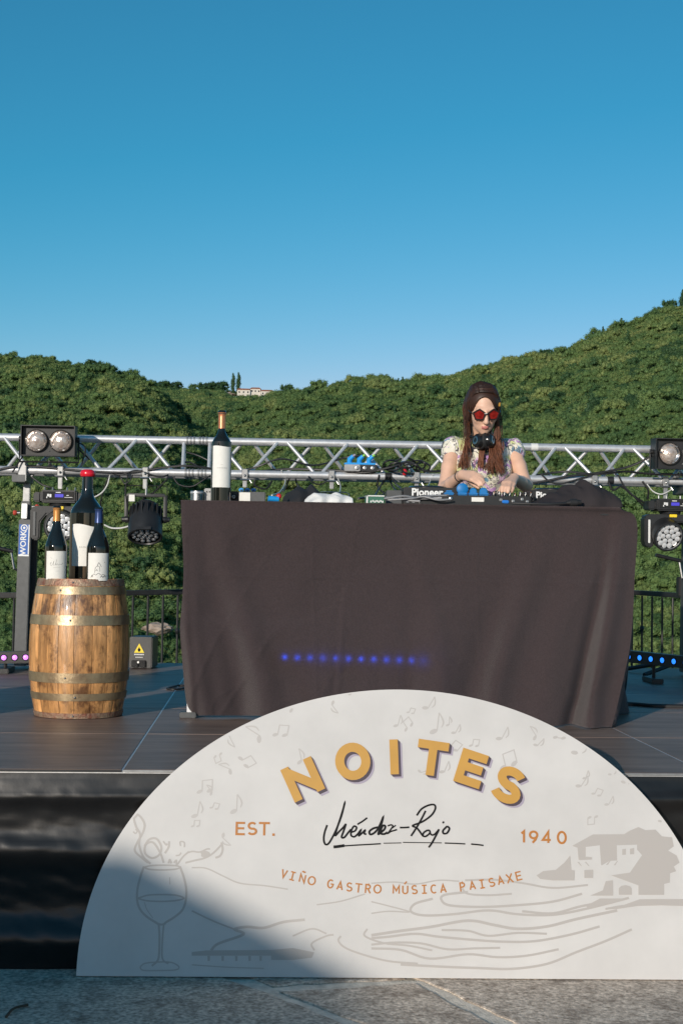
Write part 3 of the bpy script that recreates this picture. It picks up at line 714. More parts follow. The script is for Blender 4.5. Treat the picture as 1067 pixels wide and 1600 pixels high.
# wine glass and splash
z = zpx((170, 1260), 5.335); mb = MB()
G = [([(295,500),(262,600),(240,700),(240,790),(265,860),(320,920),(390,965),(415,982)],3.4),([(595,500),(630,600),(648,700),(640,800),(610,870),(545,925),(480,965),(462,982)],3.4),
 ([(295,508),(350,494),(450,490),(560,494),(595,508),(550,524),(440,530),(340,524),(295,508)],2.4),([(245,765),(330,740),(440,735),(560,740),(628,765),(560,785),(440,792),(320,786),(245,768)],2.4),
 ([(418,982),(425,1100),(420,1240),(405,1290),(360,1330)],3.2),([(460,982),(450,1100),(445,1240),(462,1290),(500,1310)],2.6),([(262,1340),(300,1310),(400,1298),(520,1300),(585,1335),(560,1362),(430,1368),(290,1366),(262,1340)],2.0),
 ([(300,800),(320,860),(370,930)],1.2),([(510,590),(512,650)],1.2),([(405,975),(440,985),(478,975)],3),
 ([(330,470),(280,430),(220,370),(240,300),(285,220),(300,150),(270,90),(230,65),(212,100),(230,170),(262,230),(255,320),(290,420),(350,478)],3.2),
 ([(205,210),(225,225),(240,205),(225,190)],2.2),([(460,470),(430,385),(370,300),(310,320),(305,390),(360,430),(420,405),(440,340),(400,270),(340,275),(300,330)],3.2),
 ([(470,390),(500,340),(505,290)],3.2),([(455,290),(480,320),(490,310)],2.4),([(500,475),(510,445),(525,475)],3),([(545,470),(565,450),(570,485),(620,420),(670,375)],2.6),([(640,470),(720,450),(800,430),(870,390),(940,320)],2.8),([(940,300),(950,360),(930,410),(890,428)],3.2),
 ([(600,330),(597,295),(630,300),(632,340)],2.2),([(660,385),(700,375),(760,380),(820,355),(845,355)],2.4),([(560,410),(590,405),(605,385)],2.2),([(770,395),(800,385),(830,395),(800,410),(775,400)],5.5)]
for i, (pl, wd) in enumerate(G): stroke_px(mb, [z(p) for p in pl], wd, .0003+i*.00002)
mb.build('wine_glass_print', 'art', sgn)
# terraces, path and jetty lines
mb = MB(); z = zpx((580, 1370), 2.19); lay = .0003; k = 0
LN = [([(0,85),(60,100),(130,120),(60,118),(0,125)],2),([(210,75),(150,92),(135,118),(180,132),(280,128),(400,115),(500,128),(620,130),(740,108),(880,72)],3.6),([(720,58),(620,85),(500,97),(380,103),(270,98),(240,80),(250,62),(330,52)],3.6),
 ([(480,58),(400,63),(330,58),(310,40)],3),([(840,115),(700,145),(600,170),(500,178),(420,165),(330,150),(200,172),(100,185),(0,200)],4.2),([(600,195),(500,192),(400,202),(330,185),(240,182)],3.2),([(780,170),(680,198),(560,220),(450,222),(340,215),(230,205),(150,195),(60,205),(0,210)],3.6),
 ([(440,243),(350,245),(260,248),(170,228),(80,225),(0,232)],3.2),([(640,248),(530,270),(430,275),(330,265),(200,280),(100,250),(0,245)],3.4),([(890,180),(800,220),(700,258),(600,298),(480,315),(360,312),(250,308),(100,300)],3.6),([(515,118),(620,125),(720,100),(840,80)],3.6),([(800,110),(880,98),(1067,92)],3),
 ([(320,12),(420,10),(520,22),(620,38),(740,28)],3),([(0,22),(80,18),(150,25),(230,12),(300,15)],2)]
for pl, wd in LN: stroke_px(mb, [z(p) for p in pl], wd, lay+k*.00002); k += 1
z = zpx((300, 1320), 2.6675)
LN2 = [([(80,440),(110,412),(215,373),(178,352),(230,342),(300,346),(380,322),(470,312)],4),([(0,275),(90,318),(178,352)],2.4),([(0,95),(60,98),(130,130),(200,160),(300,170),(400,185)],2),([(520,250),(620,235),(720,205)],2),([(420,380),(500,350),(560,370)],2.4),([(510,440),(500,410),(560,380),(590,375)],2.6),([(620,380),(610,400),(640,430),(720,460),(820,485),(940,495)],2.8),([(730,350),(720,380),(800,410),(900,420),(1000,440)],2.8),([(0,500),(150,510),(300,515)],1.6)]
for pl, wd in LN2: stroke_px(mb, [z(p) for p in pl], wd, lay+k*.00002); k += 1
fill_px(mb, [z(p) for p in [(0,447),(60,440),(330,438),(420,430),(510,448),(500,470),(420,480),(330,480),(330,462),(0,462)]], lay+k*.00002)
for tx in (70, 128, 185, 240, 286): fill_px(mb, [z(p) for p in [(tx-5,463),(tx+6,463),(tx+5,484),(tx-4,484)]], lay+k*.00002)
mb.build('terrace_lines', 'art', sgn)
z = zpx((830, 1270), 4.5); L0 = .0013
def art_poly(nm, pts, m, l):
    b = MB(); fill_px(b, [z(p) for p in pts], l); return b.build(nm, m, sgn)
art_poly('house_print', [(285,232),(430,152),(650,150),(690,125),(750,100),(800,122),(870,118),(915,165),(985,172),(998,235),(958,265),(1018,300),(1038,350),(998,378),(1015,410),(972,425),(970,490),(930,500),(930,577),(750,577),(750,510),(560,440),(500,370),(330,330),(322,245)], 'art', L0)
art_poly('house_print', [(380,240),(478,228),(488,372),(548,338),(600,335),(598,228),(740,224),(740,258),(775,298),(690,420),(560,439),(520,445),(430,400),(360,372),(310,335),(425,328),(425,312),(380,308)], 'board', L0+.0002)
for q in ([(636,255),(662,252),(662,294),(636,296)], [(690,252),(720,247),(720,290),(690,292)], [(370,402),(432,400),(430,458),(370,458)], [(35,440),(80,410),(170,400),(230,350),(270,300),(278,400),(302,405),(300,475),(150,475),(60,465)], [(410,582),(500,545),(520,480),(570,474),(572,582)], [(612,576),(612,530),(630,513),(660,508),(690,515),(702,530),(703,576)],
          [(380,655),(480,602),(690,602),(560,640),(400,672)], [(640,650),(760,607),(900,606),(1067,606),(1067,655),(850,648),(740,655),(600,676),(510,680)], [(320,345),(345,372),(352,376),(334,346)], [(372,345),(400,375),(406,374),(384,345)], [(520,365),(550,335),(556,335),(535,366)], [(575,368),(600,338),(606,338),(588,368)]):
    art_poly('house_print', q, 'art', L0+.0004)

# ------------------------------------------------------------------ barrel
BC = P(123, 1118, 6.60); BC.z = SZ
bh = .615; rt, rm, rb_ = .188, .2245, .186
def brad(z):                       # bulged profile
    u = z/bh; q = 1-(2*(u-.47)/1.06)**2*1.0
    e = rt if u > .5 else rb_
    return e+(rm-e)*max(0, 1-abs((u-.48)/.52)**2.1)
m = mat('stave', (.54, .27, .10), .38, var=.5, vscale=9, stretch=(6, 6, .9), rand=.30, bump=.15, bscale=30, coat=.5, detail=8)
# old wine stains and knots in the wood
nt = m.node_tree; L = nt.links.new; bs = nt.nodes['Principled BSDF']; src = bs.inputs['Base Color'].links[0].from_socket
tc = nt.nodes.new('ShaderNodeTexCoord'); mp = nt.nodes.new('ShaderNodeMapping'); mp.inputs['Scale'].default_value = (1, 1, .6); L(tc.outputs['Object'], mp.inputs[0])
ns_ = nt.nodes.new('ShaderNodeTexNoise'); ns_.inputs['Scale'].default_value = 13; ns_.inputs['Detail'].default_value = 8; ns_.inputs['Roughness'].default_value = .7; L(mp.outputs[0], ns_.inputs['Vector'])
rp = nt.nodes.new('ShaderNodeValToRGB'); rp.color_ramp.elements[0].position = .50; rp.color_ramp.elements[1].position = .62; rp.color_ramp.elements[0].color = (0, 0, 0, 1); rp.color_ramp.elements[1].color = (.85, .85, .85, 1); L(ns_.outputs[0], rp.inputs[0])
mx = nt.nodes.new('ShaderNodeMix'); mx.data_type = 'RGBA'; L(rp.outputs[0], mx.inputs[0]); L(src, mx.inputs[6]); mx.inputs[7].default_value = (.085, .035, .016, 1); L(mx.outputs[2], bs.inputs['Base Color'])
mat('hoop', (.50, .39, .24), .42, metal=.65, col2=(.26, .18, .11), vscale=14, bump=.15, bscale=60)
mat('hoop_rust', (.42, .34, .24), .55, metal=.5, col2=(.26, .09, .06), vscale=30, bump=.5, bscale=90)
mat('barrel_head', (.20, .05, .045), .6, var=.4, vscale=20)
bar = thing('barrel', 'small oak wine barrel with rusty hoops on the stage', 'barrel', BC)
ns = 22; stv = None; zs = [bh*i/18 for i in range(19)]
wd_ = [random.uniform(.8, 1.25) for _ in range(ns)]; tot = sum(wd_); a0 = 0
for k in range(ns):
    a1 = a0+2*math.pi*wd_[k]/tot; b = MB(); g = .004+random.random()*.003; dr = random.uniform(-.0012, .0014); vs = []; fs = []
    for zz in zs:
        r_ = brad(zz)+dr
        for i in range(5): a = a0+g+(a1-a0-2*g)*i/4; e = -.0016 if i in (0, 4) else 0; vs.append((BC.x+(r_+e)*math.cos(a), BC.y+(r_+e)*math.sin(a), BC.z+.002+zz))
        for i in (0, 1): a = (a1-g, a0+g)[i]; vs.append((BC.x+(r_-.02)*math.cos(a), BC.y+(r_-.02)*math.sin(a), BC.z+.002+zz))
    for i in range(len(zs)-1):
        for j in range(7): fs.append((i*7+j, i*7+(j+1) % 7, (i+1)*7+(j+1) % 7, (i+1)*7+j))
    fs += [list(range(7))[::-1], [(len(zs)-1)*7+j for j in range(7)]]
    b.add(vs, fs); b.build('stave', 'stave', bar, smooth=True, sharp=50); a0 = a1
b = MB(); b.lathe([(0, .03), (rb_-.012, .03), (rm-.03, bh*.45), (rt-.012, bh-.012), (0, bh-.012)], 40, BC, caps=False); b.build('barrel_head', 'barrel_head', bar, smooth=True)
def pz(py): return (1118-py)/344.
for y0, y1, mt in ((1122.5, 1109.6, 'hoop_rust'), (1090.6, 1079.7, 'hoop'), (1063.5, 1048.5, 'hoop'), (976.5, 961.5, 'hoop'), (930, 918, 'hoop'), (917, 905.5, 'hoop_rust')):
    z0, z1 = max(.003, pz(y0)+.002), min(bh+.001, pz(y1)+.002); b = MB()
    b.lathe([(brad(z0)+.0005, z0), (brad(z0)+.0035, z0), (brad((z0+z1)/2)+.004, (z0+z1)/2), (brad(z1)+.0035, z1), (brad(z1)+.0005, z1)], 64, BC, caps=False)
    hp_ = b.build('hoop', mt, bar, smooth=True, sharp=60)
    a = R(-98+random.uniform(-12, 12)); zc = (z0+z1)/2; q = BC+Vector((math.cos(a)*(brad(zc)+.004), math.sin(a)*(brad(zc)+.004), zc))
    b = MB(); b.sphere(q, .005, 8, 6); b.build('rivet', 'steel', hp_, smooth=True)

# ------------------------------------------------------------------ bottles
def bottle(px, base, H, rad, style, foil, label, lab, capl):
    t = thing('wine_bottle', label, 'wine bottle', base, 'wine bottles')
    if style == 'burgundy': prof = [(0, .004), (rad*.8, 0), (rad, .006), (rad, .42), (rad*.93, .50), (rad*.72, .60), (rad*.48, .69), (rad*.345, .77), (rad*.31, .86), (rad*.31, .955), (rad*.36, .958), (rad*.36, .992), (rad*.3, 1), (0, 1)]
    else: prof = [(0, .004), (rad*.8, 0), (rad, .006), (rad, .60), (rad*.97, .635), (rad*.82, .68), (rad*.55, .725), (rad*.40, .76), (rad*.345, .80), (rad*.34, .955), (rad*.40, .958), (rad*.40, .992), (rad*.33, 1), (0, 1)]
    if style == 'large': prof = [(0, .004), (rad*.8, 0), (rad, .006), (rad, .56), (rad*.985, .60), (rad*.90, .65), (rad*.66, .705), (rad*.46, .745), (rad*.37, .785), (rad*.335, .84), (rad*.315, .955), (rad*.36, .958), (rad*.36, .992), (rad*.3, 1), (0, 1)]
    pr = [tuple(q) for q in cr([(r_, z_*H) for r_, z_ in prof[2:-6]], 5)]; pr = [(r_, z_*H) for r_, z_ in prof[:2]]+pr+[(r_, z_*H) for r_, z_ in prof[-6:]]
    b = MB(); b.lathe(pr, 40, base, caps=False); b.build('glass', 'bottle_glass', t, smooth=True, sharp=50)
    def at(z_):
        zs_ = [q[1] for q in pr]; return float(np.interp(z_*H, zs_, [q[0] for q in pr]))
    c0, c1 = foil[0], foil[1]
    cp = [(at(c0)+.0008, c0*H)]+[(at(c0+(c1-c0)*i/8)+.0012, (c0+(c1-c0)*i/8)*H) for i in range(9)]
    if capl == 'red_wax': cp = [(rad*.40, .945*H), (rad*.44, .952*H), (rad*.46, .968*H), (rad*.45, .985*H), (rad*.40, 1.0*H), (rad*.25, 1.01*H), (0, 1.012*H)]
    else: cp += [(cp[-1][0]*.9, c1*H+.001), (0, c1*H+.0012)]
    b = MB(); b.lathe(cp, 28, base, caps=False); b.build('capsule', capl, t, smooth=True, sharp=50)
    l0, l1, amp = lab; b = MB(); aw = R(118)
    # label wraps round the front of the bottle
    fx = math.atan2(CAM.y-base.y, CAM.x-base.x)+R(4)
    def lf(u, v):
        a = fx-aw/2+aw*u*1.0; top = l1+(amp*math.sin(u*5.2+.6) if amp else 0); zz = l0+(top-l0)*v; return (base.x+(rad+.0009)*math.cos(a), base.y+(rad+.0009)*math.sin(a), base.z+zz*H)
    b.grid(lf, 36, 6); lo = b.build('label', 'paper', t, smooth=True)
    def lm(p, off): a = fx+p[0]/rad; q = rad+.0016+off*.3; return Vector((base.x+q*math.cos(a), base.y+q*math.sin(a), base.z+p[1]))
    return t, lo, lm, rad, H
BT = BC.z+.002+bh+.002
def bbase(px, Y): q = P(px, 900, Y); q.z = BT-.014; return q
t, lo, lm, rd_, H = bottle(87, bbase(87.5, 6.50), .335, .0495, 'burgundy', (.80, 1), 'wine bottle with orange capsule standing left on the barrel', (.02, .40, 0), 'orange_foil')
b = MB()
for pl, wd in (([(-.030,.075),(-.024,.085),(-.026,.070),(-.018,.074),(-.012,.090),(-.014,.072),(-.006,.075),(0,.098),(-.004,.073),(.004,.078),(.006,.072),(.014,.076),(.020,.074),(.028,.082)], .0013), ([(-.014,.060),(0,.062),(.016,.063)], .0009), ([(-.004,.045),(.012,.0455)], .0008), ([(-.03,.108),(-.024,.104),(-.020,.098)], .0009)): ribbon(b, cr(pl, 4), wd, lm)
b.build('lettering', 'label_grey', lo)
t, lo, lm, rd_, H = bottle(134, bbase(134.5, 6.64), .505, .077, 'large', (.9, 1), 'largest wine bottle with red wax top behind two smaller ones', (.135, .50, .014), 'red_wax')
b = MB()
for i, x in enumerate(np.linspace(-.034, .030, 11)): ribbon(b, [(x, .150), (x+.001*(i % 3), .158)], .0018 if i % 3 else .003, lm)
for zz, w0 in ((.138, .02), (.118, .03), (.128, .008)): ribbon(b, [(-w0, zz), (w0, zz)], .0012, lm)
ribbon(b, arc(.030, .205, .012, .010, 0, 300, 14), .0008, lm); b.build('lettering', 'label_grey', lo)
t, lo, lm, rd_, H = bottle(153, bbase(153, 6.485), .332, .0510, 'burgundy', (.79, 1), 'wine bottle with navy capsule standing right on the barrel', (.015, .385, 0), 'navy_foil')
b = MB()
for pl, wd in (([(-.03,.022),(-.02,.035),(-.012,.030),(0,.038),(.012,.030),(.022,.034),(.032,.026)], .0014), ([(-.016,.04),(-.014,.062),(-.004,.070),(.004,.066),(.006,.046)], .0012), ([(-.006,.070),(0,.085),(.006,.078),(.012,.066)], .0014), ([(.026,.086),(.028,.089)], .002), ([(-.012,.048),(-.008,.054),(-.004,.048)], .0014), ([(.008,.020),(.014,.026),(.02,.02),(.026,.027),(.034,.021)], .002), ([(-.034,.018),(-.028,.03),(-.024,.02)], .0012)): ribbon(b, cr(pl, 4), wd, lm)
b.build('lettering', 'ink', lo)

# ------------------------------------------------------------------ table and its black cloth
TZ, TY0, TY1 = 1.625, 6.43, 7.18
TXL, TXR = P(286, 790, TY0).x, P(968, 790, TY0).x
tb = thing('dj_table', 'folding table hidden under the black cloth, grey foot showing', 'table', ((TXL+TXR)/2, (TY0+TY1)/2, SZ))
b = MB(); b.box(((TXL+TXR)/2, (TY0+TY1)/2, TZ-.02), (TXR-TXL-.03, TY1-TY0-.03, .035)); b.build('table_top', 'black_plastic', tb, bevel=.004)
for i, x in enumerate((TXL+.05, TXR-.10)):
    for y in (TY0+.09, TY1-.06):
        b = MB(); b.box((x, y, (SZ+TZ-.04)/2), (.04, .04, TZ-.042-SZ)); b.build('leg', 'alu', tb, bevel=.004)
        b = MB(); b.box((x-.015, y, SZ+.014), (.075, .06, .026)); b.build('foot', 'grey_metal', tb, bevel=.004)
def along(pts, t):
    return np.array([np.interp(t, [p[0] for p in pts], [p[k] for p in pts]) for k in (1, 2, 3)])
LE = [(0,283,782,6.425),(.08,283.5,806,6.425),(.3,287,890,6.44),(.48,284,950,6.45),(.62,281.5,985,6.44),(.78,287,1050,6.46),(.9,291,1090,6.50),(1,297,1118,6.54)]
RE = [(0,968,795,6.425),(.055,994,814,6.45),(.3,991,900,6.42),(.55,985,1000,6.36),(.8,969,1080,6.30),(1,954,1141,6.235)]
def cur(pts):
    q = cr([p[1:] for p in pts], 10); ts = np.interp(np.linspace(0, len(pts)-1, len(q)), range(len(pts)), [p[0] for p in pts]); return ts, np.array(q)
LT, LQ = cur(LE); RT, RQ = cur(RE)
def edge(ts, q, t): return np.array([np.interp(t, ts, q[:, k]) for k in range(3)])
FOLD = [  # pixel polyline of a ridge (px at given py), amplitude towards the viewer (m), width px
 ([(968,800),(962,900),(945,1000),(925,1090),(922,1140)], .065, 17), ([(950,830),(938,920),(918,1010),(903,1085),(890,1130)], -.075, 11), ([(905,800),(895,900),(870,1000),(850,1100),(845,1140)], .030, 26),
 ([(862,800),(838,870),(806,960),(775,1060),(765,1140)], .040, 22), ([(835,800),(800,880),(765,970),(740,1080),(735,1140)], -.034, 24), ([(690,790),(705,880),(700,980),(690,1080),(690,1140)], .020, 36),
 ([(625,785),(650,850),(672,930),(688,1030),(692,1140)], .016, 16), ([(612,785),(630,850),(640,930),(640,1140)], -.014, 14), ([(562,785),(548,870),(535,960),(525,1140)], .0045, 5), ([(556,785),(541,870),(528,960),(518,1140)], -.004, 6),
 ([(440,785),(452,900),(470,1000),(480,1140)], .008, 50), ([(335,800),(352,870),(380,950),(410,1060),(420,1140)], .036, 24), ([(318,800),(330,880),(348,960),(372,1060),(380,1140)], -.034, 20), ([(300,900),(302,980),(312,1070),(325,1130)], .030, 16), ([(288,930),(290,985),(296,1040),(300,1100)], .022, 7)]
FP = [(np.array([p[1] for p in pl]), np.array([p[0] for p in pl]), a_, w_) for pl, a_, w_ in FOLD]
FT = 0.0
def front(s, t):
    l = edge(LT, LQ, t); r = edge(RT, RQ, t)
    px, py, Y = l+(r-l)*s
    # hem sags between the corners
    py += t**4*(-4*s*(1-s)*6)+math.sin(s*3.1)*-1.5*(1-t)**6
    d = 0.
    for ys, xs, a_, w_ in FP:
        c = np.interp(py, ys, xs); d += a_*math.exp(-((px-c)/w_)**2)*min(1, (.12 if a_ > 0 else 0)+1.15*max(0, t)**(.8 if a_ > 0 else 1.1))
    nz = (vnoise(np.array(px+py*.35), np.array(py*.55), 46, 31)-.5)*.016+(vnoise(np.array(px), np.array(py), 14, 33)-.5)*.0022
    # sharp creases where the cloth was folded, and small wrinkles fanning from the corners
    a1 = abs(float(vnoise(np.array(px*.9+py*.5), np.array(py*.35-px*.15), 60, 71))-.5); a2 = abs(float(vnoise(np.array(px*.5-py*.6), np.array(py*.5+px*.4), 44, 73))-.5)
    d += (max(0, .09-a1)*.045+max(0, .07-a2)*.035)*min(1, .15+t)
    for cx_, wl in ((486, .0025), (742, .002)): d += wl*math.exp(-abs(px-cx_-(py-800)*.03)/2.2)
    d += .0025*math.exp(-abs(py-905-(px-600)*.02)/2.5)
    d += float(nz)*min(1, t*6)
    q = P(px, py, Y-d*1.0)
    if q.z < SZ+.006: q.z = SZ+.006
    if t == 0: q.z = TZ+.004; q.y = TY0-.012
    return q
cl = MB(); nu_, nv_ = 300, 150
cl.grid(lambda u, v: front(u, v), nu_, nv_)
# sides going back
def side(e_ts, e_q, sgn_):
    def f(u, v):
        a_ = e_q; px, py, Y = edge(e_ts, e_q, v); q = P(px, py, Y) if v > 0 else front(0 if sgn_ < 0 else 1, 0)
        if q.z < SZ+.006: q.z = SZ+.006
        w_ = (.035*math.sin(u*9+v*2)*v*min(1, u*8)+.02*v*math.sin(u*21+1)*min(1, u*8))*(1 if sgn_ > 0 else .3)
        yb = TY1+.02; y = q.y+(yb-q.y)*u
        xe = (TXR+.03+.10*v) if sgn_ > 0 else (TXL+.03)
        return Vector((q.x+(xe-q.x)*min(1, u*1.4)+sgn_*w_, y, q.z+(TZ+.004-q.z)*0*u if v > 0 else TZ+.004))
    return f
cl.grid(side(RT, RQ, 1), 36, 60); cl.grid(side(LT, LQ, -1), 36, 60)
def topf(u, v):
    a_ = front(u, 0); w_ = float(vnoise(np.array(u*9.), np.array(v*4.), 1, 41)-.5)*.004*min(1, v*5)*(1 if .01 < u < .99 else 0)
    return Vector((a_.x, a_.y+(TY1+.02-a_.y)*v, TZ+.004+max(w_, -.001)))
cl.grid(topf, nu_, 20)
o = cl.build('table_cloth', 'cloth_black', smooth=True, sharp=180, loc=((TXL+TXR)/2, TY0, SZ))
tag(o, 'creased black cloth draped over the performer table down to the stage', 'tablecloth')
bm = bmesh.new(); bm.from_mesh(o.data); bmesh.ops.remove_doubles(bm, verts=bm.verts, dist=.0008); bmesh.ops.recalc_face_normals(bm, faces=bm.faces); bm.to_mesh(o.data); bm.free()
o.data.polygons.foreach_set('use_smooth', [True]*len(o.data.polygons))

# ------------------------------------------------------------------ LED bars
def led_bar(c, u, L_, n, sp, m, label, rl=.0165, h=.072, dep=.065, grp='LED light bars'):
    """c centre of the face, u direction along it"""
    u = Vector(u).normalized(); zz = Vector((0, 0, 1)); nb = u.cross(zz); nb = -nb if nb.y < 0 else nb; up = nb.cross(u); up = -up if up.z < 0 else up
    t = thing('led_bar', label, 'light bar', Vector((c.x, c.y, SZ)), grp)
    T = frame(c, u, nb)
    b = MB(T); b.box((0, dep/2, 0), (L_, dep, h)); b.build('housing', 'black_plastic', t, bevel=.005)
    for sgn_ in (-1, 1):
        b = MB(T); b.box((sgn_*(L_/2+.006), dep/2, 0), (.011, dep+.008, h+.008)); b.build('end_cap', 'black_metal', t, bevel=.003)
    for i in range(n):
        x = (i-(n-1)/2)*sp
        rg = MB(T @ Matrix.Translation((x, 0, 0)) @ Matrix.Rotation(R(90), 4, 'X')); rg.lathe([(.0205, -.001), (.0215, .003), (.017, .003), (.015, .0005)], 20, caps=False); ro = rg.build('bezel', 'black_gloss', t, smooth=True)
        b = MB(T @ Matrix.Translation((x, 0, 0)) @ Matrix.Rotation(R(90), 4, 'X')); b.lathe([(rl, .0005), (rl*.85, .003), (rl*.5, .0055), (0, .0065)], 16, caps=False); b.build('lens', m, ro, smooth=True)
    for x in (-L_*.3, L_*.3):
        p = T @ Vector((x, dep/2, -h/2))
        b = MB(); b.tube([p+Vector((0, 0, .005)), Vector((p.x, p.y, SZ+.03))], .011, 8); b.build('bracket', 'black_metal', t)
        b = MB(); b.box((p.x, p.y+.02, SZ+.016), (.07, .24, .03)); b.build('foot', 'black_plastic', t, bevel=.004)
    return t
ya = max(front(.215+.03*k, .72).y-((6.43-6.40)*0) for k in range(3))+.008; yb = max(front(.49+.03*k, .72).y for k in range(3))+.008
for k in range(12):
    s_ = .23+k*.0286; need = front(s_, .72).y+.008-(ya+(yb-ya)*k/11); ya += max(0, need); yb += max(0, need)
a = P(445, 1026.5, ya); b_ = P(663, 1032, yb)
led_bar((a+b_)/2-Vector((0, 0, 0)), b_-a, (b_-a).length+.12, 12, (b_-a).length/11, 'led_strong', 'light bar glowing blue through the black table cloth', rl=.009)
a = P(990, 1027, 8.75); b_ = P(1061, 1034.5, 8.45); u = (b_-a); led_bar(a+u*1.25, u, 1.06, 14, u.length/4, 'led_blue', 'light bar with blue lamps on the stage right of the table')
a = P(16, 1027.5, 8.9); b_ = P(33, 1027.2, 8.9); u = (b_-a); led_bar(a-u*5.05, u, 1.0, 14, u.length, 'led_pink', 'light bar with pink violet lamps left of the barrel')

# ------------------------------------------------------------------ truss
TY = 9.30; ZB, ZT = 1.912, 2.128; HB = .12
tr = thing('truss', 'silver triangular lighting truss spanning behind the table', 'truss', (0, TY, ZB))
xj = P(308, 700, TY).x
XL, XR = -3.2, 4.2
for nm, y, z in (('chord', TY-HB, ZB), ('chord', TY+HB, ZB), ('chord', TY, ZT)):
    b = MB(); b.tube([(XL, y, z), (XR, y, z)], .0245, 20); b.build(nm, 'alu', tr, smooth=True, sharp=60)
    for s_ in (-1, 1):      # coupler sleeves at the joint of two lengths
        b = MB()
        for k in range(3): b.lathe([(.0245, -.006), (.0285, -.005), (.0285, .005), (.0245, .006)], 18, T=Matrix.Translation((xj+s_*(.018+k*.022), y, z)) @ Matrix.Rotation(R(90), 4, 'Y'), caps=False)
        b.build('coupler', 'alu_dull', tr, smooth=True)
ap = (P(442, 700, TY-.06).x, .452)
def brace(x0, y0, z0, x1, y1, z1, r=.0118):
    b = MB(); b.tube([(x0, y0, z0), (x1, y1, z1)], r, 10); b.build('brace', 'alu', tr, smooth=True)
x = ap[0]-9*ap[1]
while x < XR:
    near_j = abs(x-xj) < .28
    def ok(a_, b__): return min(a_, b__) > XL and max(a_, b__) < XR and not (min(a_, b__) < xj-.1 and max(a_, b__) > xj+.1) and not (min(a_, b__) < xj+.09 and max(a_, b__) > xj-.09)
    h2 = ap[1]/2
    for x0, x1 in ((x+.03, x+h2-.012), (x-.03, x-h2+.012)):
        if ok(x0, x1): brace(x0, TY-.012, ZT, x1, TY-HB, ZB)
    for x0, x1 in ((x+h2+.03, x+ap[1]-.012), (x+h2-.03, x+.012)):
        if ok(x0, x1): brace(x0, TY+.012, ZT, x1, TY+HB, ZB)
    if ok(x, x+.1): brace(x, TY-HB, ZB, x+h2, TY+HB, ZB)
    x += ap[1]
for s_ in (-1, 1):
    xx = xj+s_*.083
    for yy in (-1, 1): brace(xx, TY, ZT, xx, TY+yy*HB, ZB)
    brace(xx, TY-HB, ZB, xx, TY+HB, ZB)
def tape(px, up, w_, m, label):
    z = ZT if up else ZB; y = TY if up else TY-HB; p = P(px, 700, y); b = MB(); b.lathe([(.0252, -w_/2), (.0252, w_/2)], 18, T=Matrix.Translation((p.x, y, z)) @ Matrix.Rotation(R(90), 4, 'Y'), caps=False)
    return b.build('tape', m, tr, smooth=True)
tape(834, True, .045, 'white_plastic', ''); tape(607, False, .046, 'black_plastic', ''); tape(953, False, .042, 'black_plastic', '')

# clamp that hooks on the lower front chord
def clamp(px, label, long=.0, par=None):
    p = P(px, 742, TY-HB); x = p.x; y = TY-HB; z = ZB
    if par is None: t = thing('clamp', label, 'clamp', (x, y, z), 'truss clamps')
    else: t = par
    T = Matrix.Translation((x, y, z)) @ Matrix.Rotation(R(90), 4, 'Y')
    b = MB(); pr = [(.0255, -.022), (.034, -.022), (.034, .022), (.0255, .022), (.0255, -.022)]; b.lathe(pr, 20, T=T, caps=False); b.build('clamp_band', 'alu_dull', t, smooth=True)
    b = MB(); b.box((x, y-.036, z-.01), (.034, .012, .075)); b.box((x, y-.03, z-.062-long/2), (.026, .016, .05+long)); b.build('clamp_jaw', 'alu_dull', t, bevel=.003)
    b = MB(); b.tube([(x-.03, y-.045, z-.038), (x+.03, y-.045, z-.038)], .006, 8); b.tube([(x+.03, y-.045, z-.038), (x+.045, y-.05, z-.06)], .005, 6); b.sphere((x, y-.046, z-.012), .008, 8, 6); b.build('clamp_bolt', 'steel', t, smooth=True)
    return t
clamp(383, 'clamp on the truss just right of the tall bottle on the table'); clamp(518, 'clamp on the truss above the white cloth on the table'); clamp(650, 'clamp on the truss above the left media player'); clamp(927, 'clamp on the truss above the heap of black cloth')

